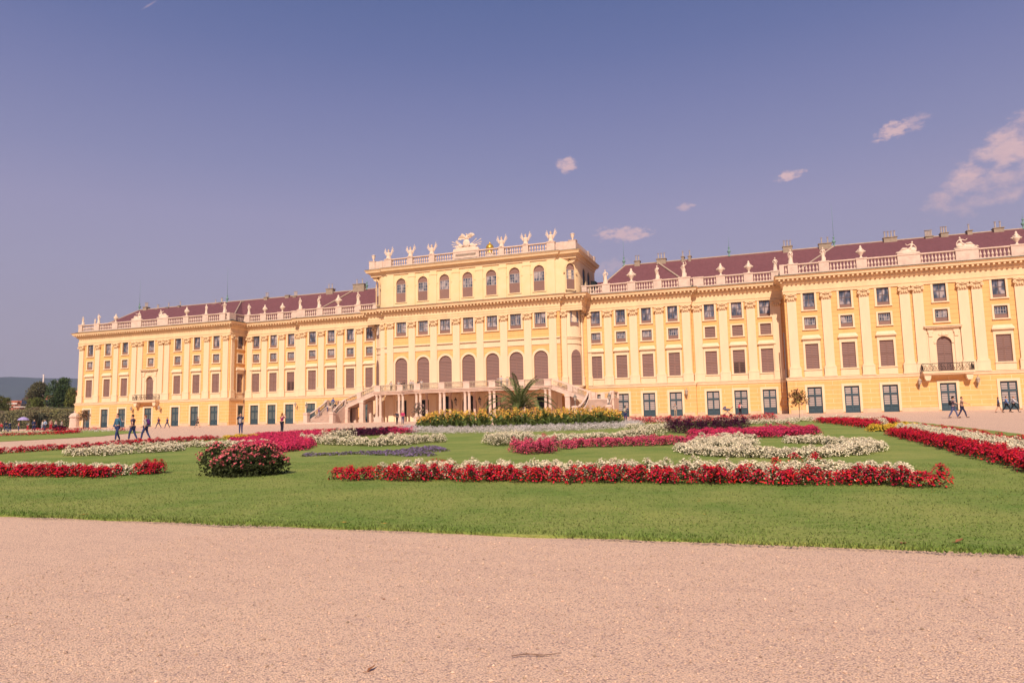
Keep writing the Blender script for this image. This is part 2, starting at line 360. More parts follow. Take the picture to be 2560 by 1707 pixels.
# windows (centres)
xP = [51.41,56.01,60.64,67.33,73.99,78.55,83.30]; xA = [37.69,41.63,45.58]; xB = [20.39,24.36,28.37,32.36]; xC = [0,4.18,8.18,12.30]
T_ = (14.12,16.5); S_ = (11.45,13.07); W_ = (5.9,9.38); D_ = (-0.15,3.42); M_ = (14.15,16.5); A_ = (4.6,10.45); U_ = (19.9,24.02)
def segwall(x0, x1, y, xs, kinds, nm='wall', z0=BH, z1=17.0, base=True):
    ops = []; bops = []
    for x in xs:
        u = x-x0
        if 'T' in kinds: ops.append((u,1.5,T_[0],T_[1],False))
        if 'S' in kinds: ops.append((u,1.5,S_[0],S_[1],False))
        if 'W' in kinds:
            if abs(abs(x)-67.33) < .1: ops.append((u,1.76,4.9,9.5,True))
            else: ops.append((u,1.68,W_[0],W_[1],False))
        if 'M' in kinds: ops.append((u,1.86,M_[0],M_[1],False))
        if 'A' in kinds: ops.append((u,2.3,A_[0],A_[1],True))
        bops.append((u,1.85,D_[0]-.1,D_[1],False))
    wall(nm, (x0,y), (x1,y), z0, z1, ops, m_wall)
    if base: wall('base_wall', (x0,y), (x1,y), -0.4, BH, bops, m_base, depth=0.5, off=0.25)
for s in (-1, 1):
    segwall(*((s*XP1,s*XP0) if s < 0 else (XP0,XP1)), YP, [s*x for x in xP], 'TSW')
    segwall(*((-XP0,-XS) if s < 0 else (XS,XP0)), YA, [s*x for x in xA], 'TSW')
    segwall(*((-XS,-XK) if s < 0 else (XK,XS)), YB, [s*x for x in xB], 'TSW')
segwall(-XC, XC, YC, [s*x for x in xC for s in (-1,1) if not(x == 0 and s < 0)], 'MA', z0=4.2, base=False)
m_arc = mat('arcade_render', (0.88,0.68,0.47), .9, .06, .8)  # paler than the cream stucco: bounce light under the terrace put into the colour
# arcade back wall of the centre, ground floor
cops = [(x+XC, 1.85, -0.3, 3.35, False) for x in (-12.3,-8.18,8.18,12.3)]+[(x+XC, 2.5, -0.3, 3.85, True) for x in (-4.18,0,4.18)]
wall('arcade_wall', (-XC,YC), (XC,YC), -0.4, 4.2, cops, m_arc, depth=0.6)
for x in (2.1,6.2,10.24,14.2):
    for s in (-1,1):
        mb = MB(); mb.box(s*x-.55,s*x+.55,YC-.16,YC+.02,-.4,4.1); mb.box(s*x-.4,s*x+.4,YC-.26,YC-.15,-.4,3.9)
        mb.box(s*x-.62,s*x+.62,YC-.3,YC+.02,-.4,.45); mb.build('arcade_pilaster', m_arc, PAL)
# returns of the end blocks (x = const faces)
for s in (-1, 1):
    if s < 0:
        wall('wall', (-XP0,YP), (-XP0,YA), BH, 17, [(2.75,1.45,T_[0],T_[1],False),(2.75,1.45,S_[0],S_[1],False),(2.75,1.45,W_[0],W_[1],False)], m_wall)
        wall('base_wall', (-XP0,YP), (-XP0,YA), -.4, BH, [(2.75,1.5,D_[0]-.1,D_[1],False)], m_base, depth=.5, off=.25)
    else:
        wall('wall', (XP0,YA), (XP0,YP), BH, 17, [], m_wall); wall('base_wall', (XP0,YA), (XP0,YP), -.4, BH, [], m_base, off=.25)
    x = s*XS; a, b = ((x,YA),(x,YB)) if s < 0 else ((x,YB),(x,YA))
    wall('wall', a, b, BH, 17, [], m_wall); wall('base_wall', a, b, -.4, BH, [], m_base, off=.25)
    a, b = ((-XP1,18),(-XP1,YP)) if s < 0 else ((XP1,YP),(XP1,18))
    wall('wall', a, b, BH, 17, [], m_wall); wall('base_wall', a, b, -.4, BH, [], m_base, off=.25)
# ---- rounded corner bays of the centre block (storey walls), right one and its mirror
def arcpts(s, r0x=15.9, y0=YK+.05, r=2.3, n=16, z=None):
    return [(s*(r0x+r*sin(pi/2*i/n)), y0+r-r*cos(pi/2*i/n)) for i in range(n+1)]
def curved(name, s, z0, z1, material, win=None, off=0.0, pts=None, ret=None):
    pts = pts or arcpts(s); mb = MB(); n = len(pts)
    zs = [z0, z1]
    vs = []
    for (x,y) in pts: vs += [(x,y,z0),(x,y,z1)]
    fs = []
    for i in range(n-1):
        q = (2*i,2*i+2,2*i+3,2*i+1)
        fs.append(q if s > 0 else q[::-1])
    mb.add(vs, fs); return mb.build(name, material, PAL)
for s in (-1, 1):
    curved('corner_wall', s, -0.4, 17.0, m_cream)
    mb = MB(); e = arcpts(s)[-1]; a_, b_ = sorted((e[0]-s*.3, s*19.05)); mb.box(a_, b_, e[1]+.02, YB+.3, -0.4, 17.0)
    mb.box(min(s*15.2,s*15.9), max(s*15.2,s*15.9), YK+.05, YK+.4, -0.4, 17.0); mb.build('corner_wall', m_wall, PAL)
    for (zc, hh, pr) in ((12.35,.22,.22),(12.1,.2,.1),(11.35,.14,.14),(4.6,.3,.25)):
        sweep('string_course', [(s*x_,y_) for x_,y_ in ([(abs(p[0]),p[1]) for p in arcpts(s)])] if s > 0 else list(reversed(arcpts(s))), [(-.05,zc),(pr,zc),(pr,zc+hh),(-.05,zc+hh)], m_cream)
# attic storey
AY = YC-0.02
aops = [(x+15.0, 1.8, U_[0], U_[1], True) for x in [-12.3,-8.18,-4.18,0,4.18,8.18,12.3]]
wall('attic_wall', (-15.0,AY), (15.0,AY), 18.9, 25.3, aops, m_attic, depth=.35)
AR = dict(r0x=15.0, y0=AY+.02, r=3.2)
for s in (-1, 1):
    pts = arcpts(s, **AR); curved('attic_wall', s, 18.9, 25.3, m_attic, pts=pts)
    e = pts[-1]
    if s > 0: wall('attic_wall', (e[0],e[1]), (e[0],9.0), 18.9, 25.3, [(1.5-e[1],1.9,20.0,24.0,True),(4.7-e[1],1.9,20.0,24.0,True)], m_corn, depth=.3)
    else: wall('attic_wall', (e[0],9.0), (e[0],e[1]), 18.9, 25.3, [], m_corn)
mb = MB(); mb.box(-18.1,18.1,9.0,9.3,18.9,25.3); mb.build('attic_wall', m_attic, PAL)
acp = mir([(-18.2,9.0),(-18.2,YK-.1),(-15.0,YK-.1),(-15.0,AY-.05)])
sweep('attic_cornice', acp, [(-.3,24.75),(.12,24.75),(.16,25.1),(.3,25.15),(.35,25.35),(.75,25.42),(.8,25.65),(1.0,25.9),(.2,26.02),(-.3,26.02)], m_corn)
sweep('copper_flashing', acp, [(-.2,26.02),(.85,25.93),(.85,25.99),(.3,26.1),(-.2,26.1)], m_copper)
mb = MB(); mb.slab([(-18.15,8.9),(-18.15,YK),(18.15,YK),(18.15,8.9)], 25.2, 25.9); mb.build('attic_roof', m_lead, PAL)
for s in (-1,1):        # bracket under the projecting attic corner
    mb = MB(); mb.prism([(s*17.3,24.75),(s*18.2,24.75),(s*18.0,24.3),(s*17.5,24.0)], -3.6, -3.2); mb.build('bracket', m_corn, PAL)
# attic pilasters, archivolts, impost bands
mb = MB()
for x in [2.1,6.2,10.24]:
    for s in (-1,1):
        mb.box(s*x-.62,s*x+.62,AY-.14,AY+.05,18.95,24.78); mb.box(s*x-.7,s*x+.7,AY-.2,AY-.1,24.1,24.3)
for s in (-1,1):
    x = s*14.3; mb.box(x-.65,x+.65,AY-.14,AY+.05,18.95,24.78)
    x = s*16.0; 
mb.build('attic_pilaster', m_attic, PAL)
# ---- entablature
MAINP = FP
ENT = [(-.2,16.5),(.14,16.5),(.14,16.8),(.2,16.84),(.2,17.08),(.1,17.14),(.1,17.78),(.22,17.86),(.3,18.0),(.34,18.22),(.42,18.28),(.42,18.55),(1.0,18.56),(1.02,18.78),(1.22,18.98),(.3,19.12),(-.2,19.12)]
mb = MB()       # modillions and dentils
def along(path, step, start=.3):
    for (a, b) in zip(path, path[1:]):
        a = Vector(a); b = Vector(b); L = (b-a).length; d = (b-a)/L; nn = Vector((d.y,-d.x)); k = max(1, int((L-2*start+1.6)/step))
        for i in range(k+1):
            u = start-.8+(L-2*start+1.6)*i/k
            yield a+d*u, d, nn
def obox(mb, p, d, n, w, o0, o1, z0, z1):
    q = lambda u, o, z: (p.x+d.x*u+n.x*o, p.y+d.y*u+n.y*o, z)
    mb.hexa([q(-w/2,o1,z0),q(w/2,o1,z0),q(w/2,o0,z0),q(-w/2,o0,z0)], [q(-w/2,o1,z1),q(w/2,o1,z1),q(w/2,o0,z1),q(-w/2,o0,z1)])
for p, d, n_ in along(MAINP[1:-1], .58): obox(mb, p, d, n_, .24, .40, .92, 18.3, 18.565)
for p, d, n_ in along(MAINP[1:-1], .29): obox(mb, p, d, n_, .14, .2, .37, 18.02, 18.2)
sweep('entablature', MAINP, ENT, m_corn, extra=mb)
outP = half[:7]; 
for s in (-1,1):
    pth = half[1:7] if s < 0 else [(-x,y) for x,y in reversed(half[1:7])]
    sweep('copper_flashing', pth, [(-.3,19.12),(1.1,19.02),(1.1,19.09),(.55,19.14),(.55,19.3),(-.3,19.3)], m_copper)
cpth = mir([(-XK,YB),(-XK,YK),(-XC,YK),(-XC,YC)])
sweep('lead_flashing', cpth, [(-.9,19.13),(1.15,19.02),(1.15,19.07),(-.9,19.42)], m_lead)
sweep('frieze_panel', cpth, [(0,17.2),(.16,17.2),(.16,17.24),(0,17.24)], m_corn)
# belt course
BELT = [(-.1,4.36),(.3,4.36),(.34,4.42),(.34,4.6),(.42,4.66),(.42,4.74),(.12,4.8),(-.1,4.8)]
for s in (-1,1):
    pth = half[:7] if s < 0 else [(-x,y) for x,y in reversed(half[:7])]
    sweep('belt_course', pth, BELT, m_cream); sweep('plinth', pth, [(-.1,-.45),(.36,-.45),(.36,.32),(.3,.38),(-.1,.38)], m_plinth) if False else None
# plinth with gaps at doors
mb = MB()
def plinth(x0, x1, y, xs):
    cuts = [x0]+[v for x in sorted(xs) for v in (x-1.2, x+1.2)]+[x1]
    for a, b in zip(cuts[::2], cuts[1::2]): mb.box(a, b, y-.36, y-.1, -.5, .36)
for s in (-1,1):
    so_ = lambda a, b: (a, b) if a < b else (b, a)
    plinth(*so_(s*XP0, s*XP1), YP, [s*x for x in xP]); plinth(*so_(s*XS, s*XP0), YA, [s*x for x in xA]); plinth(*so_(s*XK, s*XS), YB, [s*x for x in xB])
mb.build('plinth', m_plinth, PAL)
# ---- pilasters
def make_cap(w, y0=-.24):
    mb = MB(); z0, z1 = 15.55, 16.5; h = w/2
    mb.hexa([(-h*.92,y0,z0),(h*.92,y0,z0),(h*.92,0.02,z0),(-h*.92,0.02,z0)], [(-h*1.1,y0-.12,z1-.18),(h*1.1,y0-.12,z1-.18),(h*1.1,0.02,z1-.18),(-h*1.1,0.02,z1-.18)])
    mb.box(-h*1.22,h*1.22,y0-.2,0.02,z1-.18,z1-.02); mb.box(-h*1.02,h*1.02,y0-.06,0.02,z0-.08,z0)
    for s in (-1,1):
        c = (s*h*.98, z0+.42)
        pts = [(c[0]+.2*cos(2*pi*i/10), c[1]+.2*sin(2*pi*i/10)) for i in range(10)]
        mb.prism(pts, y0-.26, y0+.1); mb.ball((c[0],y0-.28,c[1]), .09,.05,.09, 6, 4)
        mb.tube([(c[0],y0-.2,c[1]+.18),(s*h*.5,y0-.24,z0+.72),(0,y0-.2,z0+.6)], .06, 5)
        mb.ball((s*h*.45,y0-.16,z0+.16), .13,.08,.2, 6, 4)
    mb.ball((0,y0-.22,z1-.12), .13,.1,.14, 6, 4); mb.ball((0,y0-.16,z0+.22), .14,.08,.24, 6, 4)
    return mb
def make_pil(w, ped=1.28, zb=4.8):
    root_mb = MB(); h = w/2
    root_mb.box(-h,h,-.22,0.02,6.3,15.47)
    if ped:
        root_mb.box(-h*ped,h*ped,-.34,0.02,zb,6.05); root_mb.box(-h*ped-.06,h*ped+.06,-.4,0.02,zb,5.02)
        root_mb.box(-h*1.14,h*1.14,-.32,0.02,6.12,6.3); root_mb.box(-h*ped-.03,h*ped+.03,-.37,0.02,6.0,6.12)
    return root_mb
pil_mesh = {}
def pilaster(x, y, w=1.2, rz=0):
    if w not in pil_mesh:
        a = make_pil(w).build('pilaster', m_cream, PAL); c = make_cap(w).build('capital', m_corn, a); pil_mesh[w] = (a, c, [True])
    a, c, first = pil_mesh[w]
    if first[0]: o = a; first[0] = False
    else:
        o = a.copy(); COL.objects.link(o); o.parent = PAL; k = c.copy(); COL.objects.link(k); k.parent = o
    o.location = (x,y,0); o.rotation_euler = (0,0,rz)
for s in (-1,1):
    for x in [49.15,53.6,58.3,63.2,64.75,69.95,71.5,76.25,81.2,85.6]: pilaster(s*x, YP)
    for x in [35.95,39.65,43.62]+([47.15] if s > 0 else [47.0]): pilaster(s*x, YA)
    for x in [22.38,26.37,30.38,34.35]: pilaster(s*x, YB)
    for x in [2.1,6.2,10.24,14.35]: pilaster(s*x, YC)
    pilaster(s*16.05, YK+.1, .8); 
    pilaster(s*18.3, YK+2.25, .72, s*pi/2*.98)
    pilaster(s*19.25, YB, .8)
pilaster(-XP0, -3.45, .8, pi/2); pilaster(-47.6, YA, 1.2) if False else None
# centre storey panels: cream band between the floors, jambs, archivolts
mb = MB()
pc = [-14.35,-10.24,-6.2,-2.1,2.1,6.2,10.24,14.35]
for a, b in zip(pc, pc[1:]):
    x0, x1, xm = a+.6, b-.6, (a+b)/2
    mb.box(x0,x1,YC-.1,YC+.02,11.42,12.28); mb.box(x0,x1,YC-.2,YC+.02,12.28,12.36); mb.box(x0,x1,YC-.34,YC+.02,12.36,12.5); mb.box(x0,x1,YC-.22,YC+.02,12.5,12.58)
    for s in (-1,1):
        e = xm+s*1.15; mb.box(min(e,e+s*.3),max(e,e+s*.3),YC-.1,YC+.02,4.5,9.3)
    n = 18; ri, ro = 1.15, 1.5
    for i in range(n):
        t0, t1 = pi*i/n, pi*(i+1)/n
        f = lambda r, t, y: (xm-r*cos(t), y, 9.3+r*sin(t))
        mb.add([f(ri,t0,YC-.1),f(ri,t1,YC-.1),f(ro,t1,YC-.1),f(ro,t0,YC-.1),f(ri,t0,YC+.02),f(ri,t1,YC+.02),f(ro,t1,YC+.02),f(ro,t0,YC+.02)], [(3,2,1,0),(3,7,6,2),(0,1,5,4)])
    # top window surround
    for s in (-1,1): e = xm+s*.93; mb.box(min(e,e+s*.26),max(e,e+s*.26),YC-.09,YC+.02,14.0,16.5)
    mb.box(xm-1.3,xm+1.3,YC-.2,YC+.02,13.94,14.1)
for s in (-1,1): 
    x0, x1 = sorted((s*14.95,s*15.5)); mb.box(x0,x1,YC-.34,YC+.02,12.3,12.5); mb.box(x0,x1,YC-.1,YC+.02,11.42,12.3)
mb.build('storey_band', m_cream, PAL)
# wall strip in front of corner bays between C plane and corner plane
mb = MB()
for s in (-1,1): x0, x1 = sorted((s*XC,s*(XC-.02))); mb.box(x0,x1,YC+.001,YK+.1,-.4,17)
mb.build('wall', m_wall, PAL)
# ---- windows: built once, copied with their sub-parts; facing -Y, origin at the wall plane, bottom centre
def sash_grid(mb, w, z0, z1, y, nx, nz_, t=.05, fr=.08):
    mb.box(-w/2,-w/2+fr,y,y+.06,z0,z1); mb.box(w/2-fr,w/2,y,y+.06,z0,z1); mb.box(-w/2+fr,w/2-fr,y,y+.06,z0,z0+fr); mb.box(-w/2+fr,w/2-fr,y,y+.06,z1-fr,z1)
    for i in range(1,nx): x = -w/2+w*i/nx; mb.box(x-t/2,x+t/2,y+.005,y+.055,z0+fr,z1-fr)
    for i in range(1,nz_): z = z0+(z1-z0)*i/nz_; mb.box(-w/2+fr,w/2-fr,y+.01,y+.05,z-t/2,z+t/2)
def surround(mb, w, z0, z1, f, y=-.08, sill=True, head=True):
    mb.box(-w/2-f,-w/2,y,.02,z0,z1); mb.box(w/2,w/2+f,y,.02,z0,z1)
    if head: mb.box(-w/2-f,w/2+f,y-.002,.02,z1,z1+f*.8)
    if sill: mb.box(-w/2-f-.05,w/2+f+.05,y-.1,.02,z0-.16,z0)
def arch_pts(w, z0, z1, n=14):
    r = w/2; return [(-r,z0)]+[(-r*cos(pi*i/n), z1-r+r*sin(pi*i/n)) for i in range(n+1)]+[(r,z0)]
def mk_top(w=1.5, h=2.38):
    mb = MB(); surround(mb, w, 0, h, .26, head=False); a = mb.build('casement_window', m_cream, PAL)
    mb = MB(); sash_grid(mb, w, .42, h, .16, 2, 2, .09, .07); mb.build('sash', m_sash, a)
    mb = MB(); mb.box(-w/2,w/2,.14,.24,0,.42); mb.build('lower_panel', m_shut, a)
    mb = MB(); mb.box(-w/2,w/2,.2,.23,.42,h); mb.build('pane', m_pane, a)
    return a
def mk_small(w=1.5, h=1.62, blind=False):
    mb = MB(); surround(mb, w, 0, h, .24); a = mb.build('small_window', m_cream, PAL)
    if blind:
        mb = MB(); mb.box(-w/2,w/2,.16,.22,0,h); mb.box(-.03,.03,.13,.16,0,h); mb.build('shutter', m_slat, a); return a
    mb = MB(); sash_grid(mb, w, .5, h, .16, 2, 1, .09, .07); mb.build('sash', m_sash, a)
    mb = MB(); sash_grid(mb, w*.8, .6, h-.12, .135, 4, 2, .035, .035); mb.build('glazing_bars', m_sashw, a)
    mb = MB(); mb.box(-w/2,w/2,.14,.24,0,.5); mb.build('lower_panel', m_shut, a)
    mb = MB(); mb.box(-w/2,w/2,.2,.23,.5,h); mb.build('pane', m_pane, a)
    return a
def shutters(mb, w, z0, z1, y):
    zs = [z0, (z0+z1)/2, z1]
    for s in (-1,1):
        for a, b in zip(zs, zs[1:]):
            x0, x1 = (-w/2,-.015) if s < 0 else (.015,w/2)
            mb.box(x0,x0+.08,y,y+.06,a+.02,b-.02); mb.box(x1-.08,x1,y,y+.06,a+.02,b-.02); mb.box(x0+.08,x1-.08,y,y+.06,a+.02,a+.1); mb.box(x0+.08,x1-.08,y,y+.06,b-.1,b-.02)
def mk_tall(w=1.68, h=3.48, openlow=False):
    mb = MB(); surround(mb, w, 0, h, .27); mb.box(-w/2-.27,w/2+.27,-.07,.02,h+.22,h+.62); mb.box(-w/2-.3,w/2+.3,-.07,.02,-1.05,-.16)
    a = mb.build('shuttered_window', m_cream, PAL)
    mb = MB(); k = w/2+.42; z = h+.62; mb.box(-k,k,-.34,.02,z,z+.12); mb.hexa([(-k,-.38,z+.12),(k,-.38,z+.12),(k,.02,z+.12),(-k,.02,z+.12)], [(-k+.22,-.1,z+.6),(k-.22,-.1,z+.6),(k-.22,.02,z+.6),(-k+.22,.02,z+.6)])
    mb.build('window_hood', m_cream, a)
    mb = MB(); shutters(mb, w, 0, h, .1); mb.build('shutter_frame', m_shut, a)
    mb = MB(); mb.box(-w/2,w/2,.13,.18,0 if not openlow else h/2,h)
    if openlow:
        for i in range(13): mb.box(-w/2+.08,w/2-.08,.1,.16,.12+i*.125,.17+i*.125)
    mb.build('shutter', m_slat, a)
    if openlow: mb = MB(); mb.box(-w/2,w/2,.2,.25,0,h/2); mb.build('dark_opening', m_dark, a)
    return a
def arch_shutter(w, h, y=.1, mode='A'):
    """brown louvred arched shutter; mode U: upper part boarded with sash in the middle"""
    pts = arch_pts(w, 0, h); zt = h-w/2
    if mode == 'A':
        f = MB(); mid = zt*.47
        for x0, x1 in ((-w/2,-w/2+.09),(w/2-.09,w/2),(-.04,.04)): f.box(x0,x1,y,y+.05,0,zt)
        for z in (0,mid-.07,zt-.06): f.box(-w/2+.09,-.04,y,y+.05,z,z+.12); f.box(.04,w/2-.09,y,y+.05,z,z+.12)
        return pts, f
    return pts, None
def mk_arch_low(w=2.3, h=5.85):
    pts, f = arch_shutter(w, h); mb = MB(); mb.prism(pts, .13, .2); a = mb.build('arched_window', m_slat, PAL); f.build('shutter_frame', m_shut, a)
    return a
def mk_arch_up(w=1.8, h=4.12, lit=False):
    mb = MB(); n = 14; r = w/2
    for i in range(n):
        t0, t1 = pi*i/n, pi*(i+1)/n; f = lambda rr, t, y: (-rr*cos(t), y, h-r+rr*sin(t)); ri, ro = r, r+.2
        mb.add([f(ri,t0,-.1),f(ri,t1,-.1),f(ro,t1,-.1),f(ro,t0,-.1),f(ri,t0,.02),f(ri,t1,.02),f(ro,t1,.02),f(ro,t0,.02)], [(3,2,1,0),(3,7,6,2),(0,1,5,4)])
    for s in (-1,1):
        x0, x1 = sorted((s*r,s*(r+.2))); mb.box(x0,x1,-.1,.02,0,h-r)
        x0, x1 = sorted((s*(r+.22),s*(r+.62))); mb.box(x0,x1,-.07,.02,h-r-.5,h-r-.3)
    mb.box(-r-.25,r+.25,-.12,.02,-.14,0); mb.prism([(-.12,h+.02),(.12,h+.02),(.18,h+.38),(-.18,h+.38)], -.16, .02)
    a = mb.build('attic_window', m_attic, PAL)
    mb = MB(); z0, z1 = h*.40, h*.76
    mb.box(-r,r,.12,.2,0,z0); mb.box(-.015,.015,.11,.12,.02,z0-.02); mb.build('lower_board', m_shut, a); mb = MB()
    pts = [(-r,z1)]+[(-r*cos(t),h-r+r*sin(t)) for t in [max(0,math.asin(max(-1,min(1,(z1-h+r)/r))))+(pi-2*max(0,math.asin(max(-1,min(1,(z1-h+r)/r)))))*i/12 for i in range(13)]]+[(r,z1)] if z1 > h-r else [(-r,z1)]+[(-r*cos(pi*i/14),h-r+r*sin(pi*i/14)) for i in range(15)]+[(r,z1)]
    mb.prism(pts, .12, .2); mb.build('upper_board', m_shut, a)
    mb = MB(); sash_grid(mb, w*.47, z0, z1, .1, 2, 3, .035, .04); q = MB()
    for s in (-1,1): q.add([(x+s*w*.25,y,z) for x,y,z in mb.v], mb.f)
    q.build('sash', m_sashw, a)
    mb = MB(); mb.box(-r,r,.17,.2,z0,z1); mb.build('pane', m_pane, a)
    return a
def mk_door(w=1.85, h=3.57, dark=False):
    mb = MB()
    for s in (-1,1): x0, x1 = sorted((s*w/2,s*(w/2+.32))); mb.box(x0,x1,-.1,.02,.1,h)
    mb.box(-w/2-.32,w/2+.32,-.102,.02,h,h+.34); a = mb.build('door', m_cream, PAL)
    mb = MB(); mb.box(-w/2,w/2,.16,.22,0,h)
    for x0, x1 in ((-w/2,-w/2+.12),(-.07,.07),(w/2-.12,w/2)): mb.box(x0,x1,.09,.16,0,h)
    for z0, z1 in ((0,.12),(.78,.95),(2.3,2.5),(h-.12,h)):
        for s in (-1,1): x0, x1 = sorted((s*.07,s*(w/2-.12))); mb.box(x0,x1,.095,.16,z0,z1)
    for s in (-1,1): x0, x1 = sorted((s*.2,s*(w/2-.25))); mb.box(x0,x1,.12,.16,.25,.66)
    mb.build('door_leaf', m_doorg, a)
    mb = MB()
    for z0, z1 in ((.95,2.3),(2.5,h-.12)):
        for s in (-1,1): x0, x1 = sorted((s*.11,s*(w/2-.16))); mb.box(x0,x1,.13,.155,z0+.05,z1-.05)
    mb.build('louvre', m_louvd if dark else m_louv, a)
    return a
protos = {}
used = {}
def place(kind, maker, x, y, z, rz=0, scale=None):
    if kind not in protos: protos[kind] = maker(); snap(protos[kind]); o = protos[kind]; o.location = (x,y,z); o.rotation_euler = (0,0,rz)
    else: o = copy_tree(protos[kind], (x,y,z), rz, PAL)
    if scale: o.scale = scale
    return o
def ycol(s, x, y): return (s*x, y)
for s in (-1,1):
    for xs, y, blk in ((xP,YP,'P'),(xA,YA,'A'),(xB,YB,'B')):
        for i, x in enumerate(xs):
            if s > 0 and x > 80: continue
            place('T', mk_top, s*x, y, T_[0])
            if blk == 'A' and s > 0: place('Sb', lambda: mk_small(blind=True), s*x, y, S_[0])
            else: place('S', mk_small, s*x, y, S_[0])
            if blk == 'P' and i == 3: pass
            elif blk == 'A' and ((s < 0 and i == 0) or (s > 0 and i == 1)): place('Wo', lambda: mk_tall(openlow=True), s*x, y, W_[0])
            else: place('W', mk_tall, s*x, y, W_[0])
            place('D' if s > 0 else 'Dd', mk_door if s > 0 else (lambda: mk_door(dark=True)), s*x, y-.25, D_[0])
# side windows of the left end block
for k, mk, z in (('T',mk_top,T_[0]),('S',mk_small,S_[0]),('W',mk_tall,W_[0])): place(k, mk, -XP0, YP+2.75, z, pi/2, (.96,1,1))
place('Dd', None, -XP0+.25, YP+2.75, D_[0], pi/2, (.81,1,1))
for x in xC:
    for s in ((-1,1) if x else (1,)):
        place('M', lambda: (lambda a: a)(mk_mid()), s*x, YC, M_[0]) if False else None
def mk_mid(w=1.86, h=2.35):
    mb = MB(); sash_grid(mb, w, .5, h, .16, 2, 2, .1, .08); a = mb.build('casement_window', m_sash, PAL)
    mb = MB(); q = MB(); sash_grid(q, w*.40, .62, h-.12, .14, 2, 1, .04, .045)
    for s in (-1,1): mb.add([(x+s*w*.25,y,z) for x,y,z in q.v], q.f)
    mb.build('glazing_bars', m_sashw, a)
    mb = MB(); mb.box(-w/2,w/2,.14,.24,0,.5); mb.build('lower_panel', m_shut, a)
    mb = MB(); mb.box(-w/2,w/2,.2,.23,.5,h); mb.build('pane', m_pane, a)
    return a
for x in xC:
    for s in ((-1,1) if x else (1,)):
        place('M', mk_mid, s*x, YC, M_[0]); place('Al', mk_arch_low, s*x, YC, A_[0]); place('Au', mk_arch_up, s*x, AY, U_[0])
# corner bay windows sit on the curve, 40 degrees round
def oncurve(s, ang, **k):
    r = k.get('r',2.3); r0 = k.get('r0x',15.9); y0 = k.get('y0',YK+.05)
    return (s*(r0+r*sin(ang)), y0+r-r*cos(ang)), s*ang
for s in (-1,1):
    for kind, mk, z, sc, kk, ang in (('M',mk_mid,M_[0],(.8,1,1),{},.80),('Al',mk_arch_low,A_[0]+.1,(.74,1,.98),{},.85),('Au',mk_arch_up,U_[0],(.8,1,1),AR,.72)):
        (x,y), rz = oncurve(s, ang, **kk); o = place(kind, mk, x+s*.16*sin(ang), y-.16*cos(ang), z, rz, sc)
# attic side openings: dark arched windows
for y in (1.5,4.7):
    mb = MB(); mb.prism(arch_pts(1.9, 0, 4.0), .15, .2); o = mb.build('attic_window', mat('dark_green_shutter', (0.03,0.05,0.08), .6, .2) if y < 2 else bpy.data.materials['dark_green_shutter'], PAL); o.location = (18.2,y,20.0); o.rotation_euler = (0,0,pi/2)
